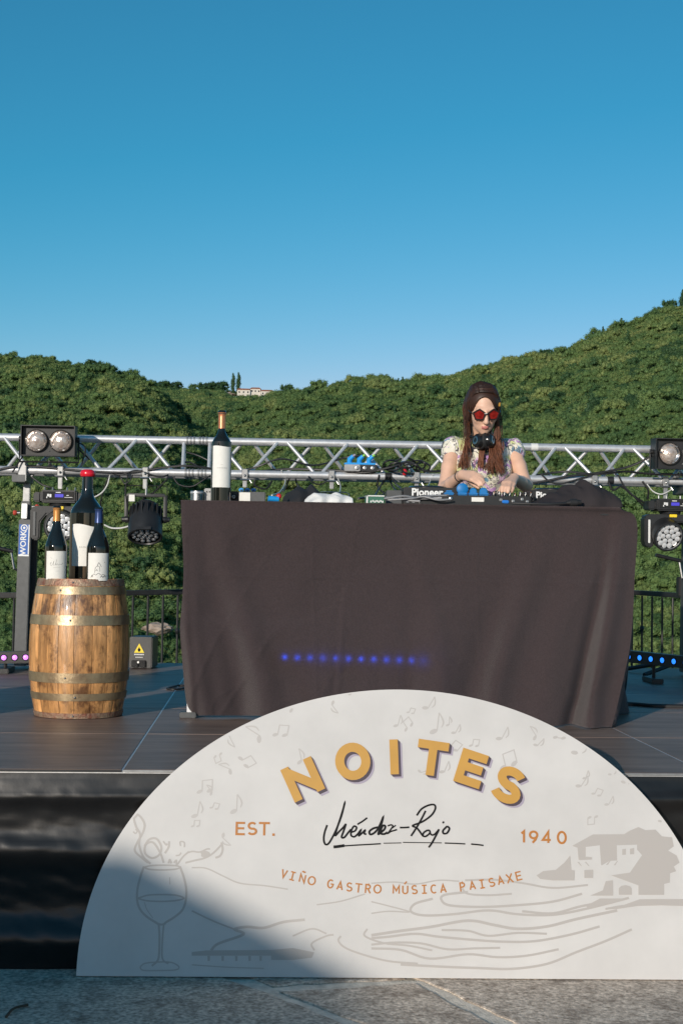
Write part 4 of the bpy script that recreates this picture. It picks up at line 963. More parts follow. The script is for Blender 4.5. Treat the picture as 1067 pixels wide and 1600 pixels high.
# ------------------------------------------------------------------ two lamp blinders
def blinder(px0, px1, py0, py1, label):
    Yb = TY-.30; c = P((px0+px1)/2, (py0+py1)/2, Yb); W_ = (P(px1, py0, Yb)-P(px0, py0, Yb)).length; H_ = (P(px0, py1, Yb)-P(px0, py0, Yb)).length
    t = thing('blinder_light', label, 'stage light', (c.x, TY-HB, ZB), 'two lamp blinder lights')
    T = TR(c, 0, R(2)); D = .13
    b = MB(T)
    th = .006
    b.box((0, D/2, H_/2-th/2), (W_, D, th)); b.box((0, D/2, -H_/2+th/2), (W_, D, th))
    for s_ in (-1, 1): b.box((s_*(W_/2-th/2), D/2, 0), (th, D, H_-2*th-.001))
    b.box((0, D-.006, 0), (W_-2*th-.001, .01, H_-2*th-.001)); b.build('housing', 'black_metal', t)
    b = MB(T); b.box((0, .045, 0), (W_-2*th-.004, .004, H_-2*th-.004)); b.build('front_plate', 'black_plastic', t)
    for s_ in (-1, 1):
        x = s_*W_*.225; r_ = H_*.365
        TL = T @ Matrix.Translation((x, .042, 0)) @ Matrix.Rotation(R(90), 4, 'X')
        b = MB(TL); b.lathe([(r_, 0), (r_*1.03, .012), (r_*1.0, .022), (r_*.93, .022), (r_*.90, .012)], 36, caps=False); rg = b.build('lamp_ring', 'black_gloss', t, smooth=True)
        b = MB(TL); b.lathe([(r_*.92, .014), (r_*.80, .004), (r_*.66, .001)], 36, caps=False); b.build('reflector', 'chrome', rg, smooth=True)
        b = MB(TL); b.lathe([(r_*.67, .001), (r_*.64, .012), (r_*.5, .020), (r_*.25, .026), (0, .028)], 28, caps=False); b.build('lamp_glass', 'lamp_glass', rg, smooth=True)
        b = MB(TL)
        for an in (50, 170, 290): b.box((r_*.86*math.cos(R(an)), r_*.86*math.sin(R(an)), .024), (.012, .006, .004), Matrix.Identity(4))
        b.build('clip', 'steel', rg)
    b = MB(T); b.sphere((.006, .040, -H_*.33), .0035, 8, 6); b.build('screw', 'steel', t)
    # yoke under and beside
    b = MB(T); yk = H_/2+.035
    b.tube([(-W_/2-.016, .07, .01), (-W_/2-.016, .07, -yk), (W_/2+.016, .07, -yk), (W_/2+.016, .07, .01)], .007, 6); b.build('yoke', 'black_metal', t)
    b = MB(T)
    for s_ in (-1, 1): b.lathe([(.016, 0), (.016, .018), (0, .018)], 14, T=Matrix.Translation((s_*(W_/2+.002), .07, .012)) @ Matrix.Rotation(R(90*s_), 4, 'Y'), caps=False)
    b.build('yoke_knob', 'black_plastic', t)
    q = T @ Vector((0, .07, -yk)); b = MB(); b.tube([q, Vector((q.x, TY-HB, ZB+.03))], .008, 8); b.box((q.x, TY-HB, ZB+.028), (.04, .062, .014)); b.build('hook', 'alu_dull', t)
    return t
blinder(32.5, 117.5, 664.5, 712.5, 'black blinder light with two lamps at the left end of the truss')
blinder(1024, 1110, 685, 733, 'black blinder light cut by the right edge of the picture')

# ------------------------------------------------------------------ moving head wash lights
def moving_head(px, base_py, lens_px, lens_py, label, clx, tilt, turn, grey):
    Ym = TY-HB-.02; c = P(px, base_py, Ym); t = thing('moving_head', label, 'stage light', (c.x, c.y, ZB), 'moving head wash lights')
    m1 = 'grey_metal' if grey else 'black_plastic'
    T = Matrix.Translation(c)
    b = MB(T); b.box((0, 0, 0), (.225, .19, .078)); b.build('base', 'black_plastic', t, bevel=.010)
    for s_ in (-1, 1):
        b = MB(T); b.box((s_*.135, 0, -.004), (.045, .15, .06)); b.build('handle', 'black_plastic', t, bevel=.008)
    b = MB(T); b.box((0, -.097, .004), (.19, .004, .050)); b.build('panel', 'black_gloss', t)
    b = MB(T); b.box((.006, -.1005, .004), (.052, .003, .020)); b.build('display', 'screen', t)
    b = MB(T)
    for dx, dz, w_, h_ in ((-.062, .006, .012, .016), (-.048, .003, .012, .020), (-.07, -.008, .006, .01), (.064, -.006, .05, .003), (.058, .006, .014, .004), (.0, .024, .03, .005)): b.box((dx, -.1005, dz), (w_, .002, h_))
    b.build('markings', 'white_plastic', t)
    b = MB(T)
    for dx in (-.09, -.04, .05, .1): b.tube([(dx, -.06, .038), (dx, -.06, .058)], .006, 6)
    b.build('connectors', 'steel', t)
    b = MB(T); b.lathe([(.065, -.058), (.07, -.04)], 24, caps=True); b.build('pan_bearing', 'black_plastic', t, smooth=True)
    # yoke: a crosspiece and two arms
    yw = .178; zt = -.060; zb = -.275
    prof = [(-yw, zt-.02), (-yw+.022, zt), (yw-.022, zt), (yw, zt-.02), (yw, zb+.03), (yw-.02, zb), (yw-.055, zb), (yw-.062, zb+.03), (yw-.062, zb+.115), (yw-.10, zt-.052), (-yw+.10, zt-.052), (-yw+.062, zb+.115), (-yw+.062, zb+.03), (-yw+.055, zb), (-yw+.02, zb), (-yw, zb+.03)]
    b = MB(T @ Matrix.Translation((0, .055, 0)) @ Matrix.Rotation(R(90), 4, 'X')); b.prism(prof, .11); b.build('yoke', 'black_plastic', t, bevel=.008)
    for s_ in (-1, 1):
        b = MB(T); b.box((s_*(yw-.028), -.060, (zt+zb)/2-.004), (.016 if grey else .013, .006, .15)); b.build('arm_trim', 'grey_metal' if grey else 'white_plastic', t, bevel=.002)
    b = MB(T); b.box((.005, -.058, zt-.010), (.048, .010, .018)); b.build('tag', 'yellow', t, bevel=.002)
    # head
    lc = P(lens_px, lens_py, Ym-.10); hc = T @ Vector((0, 0, -.20))
    ax = Vector((math.sin(R(turn)), -math.cos(R(turn))*math.cos(R(tilt)), -math.sin(R(tilt)))).normalized()
    hc = lc-ax*.10
    TH = frame(hc, ax.cross(Vector((0, 0, 1))), Vector((0, 0, 1)).cross(ax).cross(ax) if False else ax.cross(ax.cross(Vector((0, 0, 1)))))
    # make z of the frame the beam axis
    xa = ax.cross(Vector((0, 0, 1))).normalized(); ya = ax.cross(xa); TH = Matrix.Identity(4)
    for i in range(3): TH[i][0], TH[i][1], TH[i][2], TH[i][3] = xa[i], ya[i], ax[i], hc[i]
    b = MB(TH); b.lathe([(.05, -.10), (.078, -.085), (.098, -.03), (.102, .05), (.100, .098), (.088, .10), (.082, .088)], 36, caps=False); b.lathe([(0, -.10), (.05, -.10)], 36, caps=False); hd = b.build('head', 'black_plastic', t, smooth=True)
    b = MB(TH); b.lathe([(.0, .086), (.084, .086)], 36, caps=False); b.build('lens_plate', 'black_gloss', hd)
    b = MB(TH); b.lathe([(.086, .099), (.090, .103), (.084, .103), (.082, .09)], 36, caps=False); b.build('lens_ring', 'steel', hd, smooth=True)
    sp = [(0, 0)]+[(.036*math.cos(R(a_)), .036*math.sin(R(a_))) for a_ in range(0, 360, 60)]+[(.0645*math.cos(R(a_)), .0645*math.sin(R(a_))) for a_ in range(15, 375, 30)]
    for x, y in sp:
        b = MB(TH @ Matrix.Translation((x, y, .087))); b.lathe([(.0168, 0), (.0165, .003), (.011, .005), (0, .006)], 14, caps=False); b.build('lens', 'lens_white', hd, smooth=True)
    clamp(clx, '', .03, t)
    return t
mat('lens_white', (.82, .82, .83), .22, metal=.35)
moving_head(95, 776.5, 94, 823, 'moving head light hanging behind the bottles on the barrel', 96, 12, 4, True)
moving_head(1046, 789.5, 1044.5, 839, 'moving head light hanging at the right edge of the picture', 1037, 22, 6, False)

# ------------------------------------------------------------------ par can
pc = P(228, 812, TY-HB-.03); t = thing('par_light', 'black par light hanging from the truss between barrel and table', 'stage light', (pc.x, pc.y, ZB))
ax = Vector((.02, -.46, -.88)).normalized(); xa = Vector((1, 0, .02)).normalized(); ya = ax.cross(xa).normalized(); xa = ya.cross(ax)
TP = Matrix.Identity(4)
for i in range(3): TP[i][0], TP[i][1], TP[i][2], TP[i][3] = xa[i], ya[i], ax[i], pc[i]
b = MB(TP); b.lathe([(0, -.125), (.045, -.122), (.070, -.105), (.082, -.06), (.104, .0), (.108, .03), (.109, .125), (.100, .127), (.096, .118)], 40, caps=False); bo = b.build('body', 'black_plastic', t, smooth=True, sharp=30)
for k in range(18):
    a_ = 2*math.pi*k/18; b = MB(TP @ Matrix.Rotation(a_, 4, 'Z')); b.box((.094, 0, -.035), (.022, .007, .09)); b.build('cooling_fin', 'black_metal', bo)
b = MB(TP); b.lathe([(0, .112), (.097, .112)], 32, caps=False); b.build('front_plate', 'black_gloss', bo)
for n_, rr, ph in ((1, 0, 0), (6, .036, 0), (12, .072, 15)):
    for k in range(n_):
        a_ = 2*math.pi*k/n_+R(ph); b = MB(TP @ Matrix.Translation((rr*math.cos(a_), rr*math.sin(a_), .113))); b.lathe([(.0145, 0), (.0130, .006), (.0075, .010), (0, .011)], 14, caps=False); b.build('lens', 'lens_clear', bo, smooth=True)
b = MB(TP); b.box((0, .105, .12), (.09, .012, .02)); b.build('filter_clip', 'black_metal', bo)
for w_, top, r_ in ((.122, .155, .006), (.132, .215, .0035)):
    b = MB(); zt = pc.z+top; zl = pc.z+.005
    b.tube([(pc.x-w_, pc.y, zl), (pc.x-w_, pc.y, zt-.01), (pc.x-w_+.01, pc.y, zt), (pc.x+w_-.01, pc.y, zt), (pc.x+w_, pc.y, zt-.01), (pc.x+w_, pc.y, zl)], r_, 6, flat=2.2 if r_ > .005 else 1); b.build('yoke', 'black_metal', t, smooth=True)
for s_ in (-1, 1):
    b = MB(); b.lathe([(.008, -.025), (.021, -.02), (.021, .0), (.016, .008), (.016, .022), (0, .022)], 16, T=Matrix.Translation((pc.x+s_*.128, pc.y, pc.z)) @ Matrix.Rotation(R(90*s_), 4, 'Y'), caps=False); b.build('yoke_knob', 'black_plastic', t, smooth=True)
b = MB(); b.box((pc.x-.088, pc.y-.02, pc.z+.135), (.036, .002, .042), Matrix.Identity(4)); b.build('paper_tag', 'paper', t)
b = MB(); b.tube([(pc.x, pc.y, pc.z+.155), (pc.x, pc.y, ZB-.02)], .007, 8); b.build('spigot', 'steel', t)
clamp(228, '', .02, t)

# ------------------------------------------------------------------ lifting stands
def stand(px_top, px_bot, label, mirror=1):
    y = TY-.02; a = P(px_top, 760, y); bq = P(px_bot, 1046, y); bq.z = SZ
    t = thing('lifting_stand', label, 'lifting stand', bq, 'wind up lifting stands under the truss')
    u = (a-bq).normalized()
    def at(z): return bq+u*((z-SZ)/u.z)
    def col(name, z0, z1, w_, m, dx=0, dy=0, bev=.004):
        p, q = at(z0), at(z1); b = MB(frame((p+q)/2, (1, 0, -u.x), (0, 1, 0))); b.box((dx, dy, 0), (w_, w_, (q-p).length)); return b.build(name, m, t, bevel=bev)
    zc = 1.76
    col('outer_mast', SZ+.02, 1.60, .078, 'grey_metal'); col('middle_mast', 1.58, 1.72, .056, 'grey_metal'); col('inner_mast', 1.70, 1.832, .042, 'alu_dull')
    col('rear_mast', SZ+.02, 1.64, .05, 'black_metal', .045, .055)
    b = MB(frame(at(1.845), (1, 0, 0), (0, 1, 0))); b.box((-.03, 0, .015), (.085, .30, .05)); b.build('head_bracket', 'grey_metal', t, bevel=.004)
    b = MB(frame(at(1.885), (1, 0, 0), (0, 1, 0))); b.box((-.01, -.13, .02), (.05, .035, .13)); b.box((-.01, .13, .0), (.05, .035, .08)); b.build('truss_saddle', 'alu_dull', t, bevel=.003)
    b = MB(frame(at(1.655), (1, 0, -u.x), (0, 1, 0))); b.box((-.004, -.047, 0), (.036, .014, .095)); hp_ = b.build('latch_plate', 'alu', t, bevel=.003)
    for zz, s_ in ((1.685, 1), (1.645, -1), (1.595, 1)):
        p = at(zz); b = MB(Matrix.Translation(p+Vector((s_*.036, -.01, 0))) @ Matrix.Rotation(R(90*s_), 4, 'Y')); b.lathe([(.008, 0), (.008, .022)], 10, caps=False); b.build('pin', 'steel', t)
        b = MB(Matrix.Translation(p+Vector((s_*.056, -.01, 0))) @ Matrix.Rotation(R(90*s_), 4, 'Y')); b.lathe([(.010, 0), (.016, .006), (.018, .014), (.013, .024), (0, .026)], 14, caps=False); b.build('knob', 'red_knob', t, smooth=True)
    # blue maker label with its lettering
    p = at(1.475); T = frame(p+Vector((0, -.0405, 0)), (1, 0, -u.x), (u.x, 0, 1))
    b = MB(T); b.box((0, 0, 0), (.066, .19, .002)); lb = b.build('label', 'label_blue', t); 
    T2 = T @ Matrix.Translation((-.004, -.022, .0016)) @ Matrix.Rotation(R(90), 4, 'Z'); text_mesh('lettering', 'WORK', .050, T2, 'edge_white', lb, .001)
    b = MB(T @ Matrix.Translation((-.002, .074, .0017))); b.lathe([(.016, 0), (.022, 0)], 22, caps=False); b.lathe([(.0, 0), (.008, 0)], 14, caps=False); b.build('emblem', 'edge_white', lb)
    b = MB(T); b.box((.029, 0, .0015), (.007, .188, .001)); b.box((0, -.101, .0015), (.066, .011, .001)); b.build('label_border', 'edge_white', lb)
    # winch with crank
    q = at(1.25); b = MB(); b.box((q.x, q.y+.07, q.z-.02), (.10, .07, .13)); b.build('winch', 'black_metal', t, bevel=.006)
    s_ = -1
    b = MB(); b.tube([q+Vector((s_*.03, -.01, .02)), q+Vector((s_*.055, -.05, .04)), q+Vector((s_*.075, -.05, .15))], .008, 8); b.build('crank', 'steel', t)
    b = MB(); e = q+Vector((s_*.075, -.05, .15)); b.tube([e+Vector((.012, 0, -.002)), e+Vector((s_*.16, -.02, .035))], [.013, .012], 10); b.build('crank_grip', 'black_metal', t, smooth=True)
    for an in (35, 145, 215, 325):
        d = Vector((math.cos(R(an)), math.sin(R(an)), 0)); b = MB(); b.tube([at(SZ+.10)+d*.03, Vector((bq.x, bq.y, SZ+.018))+d*.42], .014, 8); b.build('leg', 'black_metal', t)
    return t
mat('red_knob', (.5, .07, .04), .4); mat('label_blue', (.015, .11, .42), .4)
stand(43, 33, 'grey lifting stand with blue label behind the barrel')
stand(1077, 1072, 'grey lifting stand with crank at the right edge of the picture')

# ------------------------------------------------------------------ spark machine
q = P(220, 1037, 9.35); q.z = SZ; t = thing('effect_machine', 'small black effect machine with yellow warning triangle beside the barrel', 'effect machine', q)
b = MB(TR(q, R(-6))); b.box((0, .10, .105), (.15, .22, .20)); b.build('housing', 'black_plastic', t, bevel=.006)
T = TR(q, R(-6)) @ Matrix.Translation((-.008, -.012, .13)) @ Matrix.Rotation(R(90), 4, 'X')
b = MB(T); b.prism([(-.033, -.026), (.033, -.026), (0, .034)], .001); tg = b.build('warning_sign', 'yellow', t)
b = MB(T @ Matrix.Translation((0, 0, .0014))); b.prism([(-.006, -.018), (.006, -.018), (.010, -.004), (.002, .004), (0, .016), (-.003, .004), (-.010, -.004)], .0006); b.build('symbol', 'ink', tg)
b = MB(T)
for k in range(7): b.box((-.028+k*.0092, -.037, .0006), (.007, .007, .001))
for k in range(6): b.box((-.020+k*.008, -.055, .0006), (.006, .005, .001))
b.build('caption', 'white_plastic', t)
b = MB(T)
for dx in (-.026, .024): b.box((dx, -.096, .008), (.042, .046, .016))
b.build('socket', 'black_gloss', t, bevel=.004)
b = MB(T); b.tube([(0, -.085, .0), (0, -.085, .03)], .007, 8); b.build('plug', 'steel', t)

# ------------------------------------------------------------------ bottle and gear on the table
TT = TZ+.006
def tp(px, Y): q = P(px, 780, Y); q.z = TT; return q
t, lo, lm, rd_, H = bottle(345, tp(345, 6.57), .415, .0458, 'bordeaux', (.80, 1), 'tall wine bottle with copper capsule standing on the table', (.15, .60, .006), 'copper_foil')
b = MB()
for i, x in enumerate(np.linspace(-.020, .022, 12)): ribbon(b, [(x, .148), (x+.0008*(i % 3-1), .1525)], .0012 if i % 3 else .002, lm)
for zz, w0 in ((.140, .012), (.165, .006)): ribbon(b, [(-w0, zz), (w0, zz)], .0009, lm)
b.build('lettering', 'label_grey', lo)
def gbox(name, px0, px1, py0, Y, dep, m, label, cat, extra=None, bevel=.004, group=None):
    a = tp(px0, Y); b_ = tp(px1, Y); top = P((px0+px1)/2, py0, Y).z
    t = thing(name, label, cat, ((a.x+b_.x)/2, Y+dep/2, TT), group)
    b = MB(); b.box(((a.x+b_.x)/2, Y+dep/2, (TT+top)/2), (b_.x-a.x, dep, top-TT)); b.build('case', m, t, bevel=bevel)
    if extra: extra(t, a.x, b_.x, TT, top, Y)
    return t
# metal canister and metal box left of the bottle
q = tp(308, 6.72); t = thing('metal_canister', 'short brushed metal canister at the left end of the table', 'canister', q)
b = MB(); b.lathe([(0, 0), (.030, 0), (.030, .052), (.028, .054), (0, .054)], 28, q, caps=False); b.build('body', 'steel', t, smooth=True); b = MB(); b.lathe([(.0305, .040), (.0315, .042), (.0315, .047), (.0305, .049)], 28, q, caps=False); b.build('lid_seam', 'alu', t, smooth=True)
gbox('metal_box', 319, 331, 763, 6.74, .12, 'alu_dull', 'small silver metal box between canister and bottle', 'box', lambda t, x0, x1, z0, z1, Y: [MB().tube([((x0+x1)/2-.005+k*.012, Y-.003, z1-.016), ((x0+x1)/2-.005+k*.012, Y+.002, z1-.016)], .0035, 8).build('screw', 'black_metal', t) for k in (0, 1)])
def knobface(t, x0, x1, z0, z1, Y):
    b = MB(); b.lathe([(.013, 0), (.013, .006), (.009, .010), (0, .010)], 18, T=Matrix.Translation(((x0+x1)/2, Y, z0+.028)) @ Matrix.Rotation(R(90), 4, 'X'), caps=False); b.build('knob', 'black_gloss', t, smooth=True)
    b = MB(); b.lathe([(.0045, .0102), (.007, .0102)], 14, T=Matrix.Translation(((x0+x1)/2, Y, z0+.028)) @ Matrix.Rotation(R(90), 4, 'X'), caps=False); b.build('knob_mark', 'white_plastic', t)
gbox('power_box', 358, 373, 767.5, 6.70, .13, 'black_plastic', 'black connector box just right of the tall bottle', 'box', knobface)
def bluetops(t, x0, x1, z0, z1, Y):
    for k in range(3):
        x = x0+(x1-x0)*(k+.5)/3; b = MB(); b.box((x, Y+.02, z1+.008), ((x1-x0)/3-.006, .04, .016)); pl = b.build('plug', 'blue2', t, bevel=.004)
        b = MB(); b.box((x, Y-.001, z1+.006), ((x1-x0)/3-.022, .004, .007)); b.build('plug_latch', 'black_plastic', pl)
gbox('connector_strip', 372, 401, 768, 6.86, .09, 'black_plastic', 'connector strip with blue plugs behind the grey adapter', 'connector strip', bluetops)
def whitelab(t, x0, x1, z0, z1, Y):
    b = MB(); b.box((x0+.028, Y-.0015, (z0+z1)/2), (.05, .002, (z1-z0)*.86)); b.build('sticker', 'paper', t)
gbox('power_adapter', 373, 415, 768.5, 6.62, .08, 'grey_metal', 'grey power adapter with white sticker on the table', 'adapter', whitelab)
q = tp(429, 6.6); t = thing('blue_connector', 'blue plug with red cap lying beside the power adapter', 'plug', q)
b = MB(); b.tube([q+Vector((-.028, 0, .018)), q+Vector((.018, .01, .016))], .013, 12); b.build('body', 'blue2', t, smooth=True); b = MB(); b.sphere(q+Vector((.020, .012, .030)), (.013, .011, .013), 12, 8); b.build('cap', 'red', t, smooth=True)

# heaps of cloth
def heap(name, outline, Y0, Y1, m, label, cat, seed, base=TT):
    """outline: silhouette pixels left to right"""
    xs = [p[0] for p in outline]; ys = [p[1] for p in outline]; nn = 60; mm = 26; b = MB()
    def f(u, v):
        px = xs[0]+(xs[-1]-xs[0])*u; top = P(px, float(np.interp(px, xs, ys)), (Y0+Y1)/2).z-base
        prof = math.sin(math.pi*min(1, max(0, v)))**.55
        x = P(px, 780, (Y0+Y1)/2).x; y = Y0+(Y1-Y0)*v
        nz = (vnoise(np.array(px*.6), np.array(v*14.), 6, seed)-.5)*.32+(vnoise(np.array(px*.9+v*30), np.array(v*22.), 5, seed+1)-.5)*.16
        hgt = max(.0, top)*prof*(1+float(nz)*(1-.6*abs(2*v-1)) if .02 < u < .98 else .2)
        return Vector((x+.012*math.sin(v*9+seed), y+.01*math.sin(u*17), base+max(.001, hgt)))
    b.grid(f, nn, mm); o = b.build(name, m, smooth=True, sharp=180, loc=(P((xs[0]+xs[-1])/2, 780, Y0).x, (Y0+Y1)/2, base)); return tag(o, label, cat)
heap('jacket', [(444, 780), (452, 772), (464, 765), (476, 762), (488, 760), (496, 763), (504, 770), (512, 782)], 6.66, 6.95, 'jacket', 'crumpled black jacket lying on the table', 'jacket', 51)
heap('white_cloth', [(478, 784), (486, 776), (494, 771), (508, 770), (520, 771), (530, 771), (540, 774), (546, 776), (548, 785)], 6.54, 6.70, 'cloth_white', 'crumpled white cloth lying in front of the black jacket', 'cloth', 57)
heap('black_cloth_heap', [(830, 786), (850, 777), (870, 768), (890, 758), (908, 753), (922, 755), (936, 762), (946, 768), (954, 777), (958, 789)], 6.48, 6.86, 'cloth_plain', 'heap of black cloth at the right end of the table', 'cloth', 63)
# thin wire stand
q = tp(545, 6.76); t = tag(MB().tube([q, q+Vector((0, 0, .052)), q+Vector((-.012, 0, .060)), q+Vector((-.13, 0, .060)), q+Vector((-.14, 0, .05)), q+Vector((-.14, 0, 0))], .0028, 6).build('wire_frame', 'steel', smooth=True, loc=q), 'thin wire frame standing behind the white cloth', 'wire frame')
def greenface(t, x0, x1, z0, z1, Y):
    b = MB(); b.box((x0+.004, Y-.002, (z0+z1)/2), (.007, .003, z1-z0-.004)); b.box(((x0+x1)/2, Y-.002, z1-.004), (x1-x0-.004, .003, .005)); b.build('frame', 'white_plastic', t)
    b = MB()
    for k in range(7): b.box((x0+.022+k*.009, Y-.001, z0+.012+.003*(k % 2)), (.006, .002, .009))
    b.build('marks', 'white_plastic', t)
gbox('green_case', 572, 601, 773.5, 6.60, .10, 'green_box', 'small dark green box with white frame on the table', 'box', greenface)
gbox('grey_adapter', 604, 628, 766, 6.76, .09, 'grey_metal', 'grey adapter block behind the cables on the table', 'adapter', None)
# media players
def player(px0, px1, py0, Y, label, tx, txt, tsize, ty):
    def ex(t, x0, x1, z0, z1, Y):
        b = MB()
        for k in range(9): b.box((x0+.02+k*(x1-x0-.04)/8, Y-.001, z0+.022), (.012, .003, .012))
        b.build('sockets', 'steel', t)
        T = Matrix.Translation(P(tx, ty, Y-.0025)) @ Matrix.Rotation(R(90), 4, 'X'); text_mesh('lettering', txt, tsize, T, 'edge_white', t, .0016)
        b = MB(); b.lathe([(.0, .012), (.085, .012), (.095, .006), (.095, 0)], 36, ((x0+x1)/2, Y+.15, z1), caps=False); b.build('jog_wheel', 'black_gloss', t, smooth=True)
        b = MB(); b.box(((x0+x1)/2, Y+.31, z1+.006), ((x1-x0)*.4, .03, .012)); b.build('buttons', 'black_gloss', t, bevel=.002)
    return gbox('media_player', px0, px1, py0, Y, .36, 'black_plastic', label, 'media player', ex, .006, 'media players either side of the mixer')
player(630, 716, 761.5, 6.74, 'black media player left of the mixer with white lettering', 667, 'Pioneer', .047, 769.5)
player(832, 912, 765, 6.78, 'black media player right of the mixer partly under black cloth', 858, 'Pioneer', .042, 774)
# mixer with blue knob covers
Ym = 6.62
def mixex(t, x0, x1, z0, z1, Y):
    b = MB(); b.box((P(746, 780, Y).x, Y-.0015, P(746, 780.5, Y).z), (.058, .002, .020)); b.build('sticker', 'paper', t)
    for px in (687, 704):
        b = MB(); b.lathe([(.009, 0), (.009, .004), (.005, .006), (.0, .006)], 14, T=Matrix.Translation((P(px, 780, Y).x, Y, P(px, 779, Y).z)) @ Matrix.Rotation(R(90), 4, 'X'), caps=False); b.build('socket', 'steel', t, smooth=True)
    b = MB(); b.box((P(789, 780, Y).x, Y-.004, P(789, 784, Y).z), (.032, .010, .014)); b.build('usb_plug', 'blue', t, bevel=.003)
    for px, py in ((782, 781), (801, 783), (815, 780), (823, 784)):
        b = MB(); b.box((P(px, py, Y).x, Y-.003, P(px, py, Y).z), (.014, .008, .012)); b.build('socket', 'steel', t, bevel=.002)
    # blue lids: a flat round cap with a stepped foot
    for px, py, r_, dy in ((701, 772, .0, .02), (722, 764, .027, .03), (739, 771, .017, .02), (755, 770, .019, .02)):
        p = P(px, py, Y+dy); b = MB(); b.box((p.x, p.y, z1+.008), (.050, .03, .012)); kb = b.build('knob_cover', 'blue_cover', t, bevel=.005)
        if r_:
            b = MB(); b.lathe([(0, -.008), (r_*.8, -.008), (r_, -.004), (r_, .004), (r_*.8, .008), (0, .008)], 24, T=Matrix.Translation((p.x, p.y, max(p.z, z1+.02))) @ Matrix.Rotation(R(90), 4, 'X'), caps=False); b.build('knob_cap', 'blue_cover', kb, smooth=True)
        else:
            b = MB(); b.box((p.x, p.y, z1+.019), (.030, .026, .008)); b.build('knob_cap', 'blue_cover', kb, bevel=.003)
    g = np.random.default_rng(5)
    for r in range(4):
        for k in range(8):
            x = P(771+k*8.2, 770, Y+.04+r*.05).x; b = MB(); hh = g.uniform(.016, .026); yy = Y+.035+r*.055
            b.lathe([(.0075, 0), (.0075, hh*.5), (.0055, hh), (0, hh)], 10, (x, yy, z1), caps=False); kn = b.build('knob', 'black_gloss', t, smooth=True)
            b = MB(); b.box((x, yy-.0062, z1+hh*.72), (.0022, .003, hh*.5)); b.build('knob_pointer', 'edge_white' if (r+k) % 4 else 'orange_ink', kn)
mat('blue_cover', (.005, .17, .46), .5)
mx = gbox('mixer', 657, 829, 774.5, Ym, .38, 'black_plastic', 'black mixer with blue knob covers under the performer hands', 'mixer', mixex, .004)
# splitter with blue connectors on the truss
mat('label_green', (.25, .6, .1), .5)
sp_ = P(557, 733, TY-HB-.01); sp_.z = ZB+.026; t = thing('power_splitter', 'power splitter with blue connectors lying on the truss', 'power splitter', sp_)
b = MB(); b.box((sp_.x-.03, sp_.y, sp_.z+.022), (.10, .10, .042)); b.build('case', 'alu_dull', t, bevel=.003)
b = MB(); b.box((sp_.x+.075, sp_.y, sp_.z+.022), (.10, .10, .042)); b.build('case', 'black_plastic', t, bevel=.003)
for k in range(3):
    b = MB(); b.lathe([(.012, 0), (.012, .004), (.008, .005), (0, .005)], 12, T=Matrix.Translation((sp_.x+.0+k*.05, sp_.y-.051, sp_.z+.022)) @ Matrix.Rotation(R(90), 4, 'X'), caps=False); b.build('socket', 'steel', t)
    p = sp_+Vector((-.045+k*.062, .0, .05)); b = MB(); b.tube([p, p+Vector((.0, -.01, .03)), p+Vector((.022, -.02, .05))], [.017, .017, .013], 10); pl = b.build('connector', 'blue2', t, smooth=True)
    b = MB(); b.tube([p+Vector((.020, -.019, .048)), p+Vector((.034, -.025, .06))], .007, 8); b.build('strain_relief', 'label_green' if k else 'lilac_ink', pl)
b = MB(); b.box((sp_.x+.02, sp_.y, sp_.z+.050), (.20, .07, .012)); b.build('lid', 'blue2', t, bevel=.003)
# ------------------------------------------------------------------ cables
CB = 'cables on the truss'
def pc_(l, Y): return [P(x, y, Y+d) for x, y, d in l]
F0 = TY-HB-.035
cable('cable', pc_([(-20,737,0),(40,728,.0),(120,735,0),(200,738,0),(260,730,0),(300,728,0),(345,735,.05)], F0), .007, 'cable_black', 'black cable running along the left half of the truss')
cable('cable', pc_([(120,700,.1),(150,724,.1),(185,742,0),(215,735,0),(255,745,0),(290,722,.1),(325,738,.1)], F0), .0055, 'cable_black', 'black cable looping beside the left blinder light')
cable('cable', pc_([(362,740,.1),(400,730,0),(440,717,0),(490,727,.05),(540,715,.1),(562,712,.05)], F0), .006, 'cable_black', 'black cable arching from the tall bottle to the blue connectors')
cable('cable', pc_([(395,738,.1),(450,733,.1),(520,735,.05),(570,738,0),(610,730,-.02),(640,722,0),(665,736,.0),(700,735,.05)], F0), .008, 'cable_black', 'thick black cable lying on the truss behind the performer')
cbm = MB(); c0 = P(636, 729, F0)
for k, (px, py) in enumerate(((612, 727), (622, 731), (633, 724), (641, 733), (652, 727), (660, 730))):
    p = P(px, py, F0-.02+.02*(k % 3)); cbm.tube(cr([p+Vector((.055*math.cos(a_)*(1+.2*math.sin(k)), .03*math.sin(a_*2+k), .032*math.sin(a_))) for a_ in np.linspace(k, k+5.6, 9)], 5), .0065, 6)
tag(cbm.build('cable_bundle', 'cable_black', smooth=True, loc=c0), 'bundle of coiled black cable on the truss left of the performer', 'cable')
q = P(632, 738, F0-.02); t = tag(MB().sphere(q, (.018, .016, .022), 10, 8).build('red_connector', 'red', smooth=True, loc=q), 'small red connector in the cable bundle left of the performer', 'plug')
cable('cable', pc_([(592,742,0),(590,760,0),(600,772,-.4),(580,776,-1.6),(560,779,-2.4)], F0), .006, 'cable_black', 'black cable dropping from the truss tape to the table')
for k, l in enumerate(([(604,745,0),(596,757,0),(588,770,-1.2),(584,778,-2.2)], [(608,745,0),(612,758,0),(620,768,-1.4),(632,776,-2.3)], [(611,745,0),(618,756,-.2),(627,764,-1.6)])):
    cable('cable', pc_(l, F0), .0055, 'cable_black', ('leftmost of three black cables hanging below the black truss tape', 'longest of three black cables hanging below the black truss tape', 'shortest of three black cables hanging below the black truss tape')[k], 'cables hanging from the truss tape')
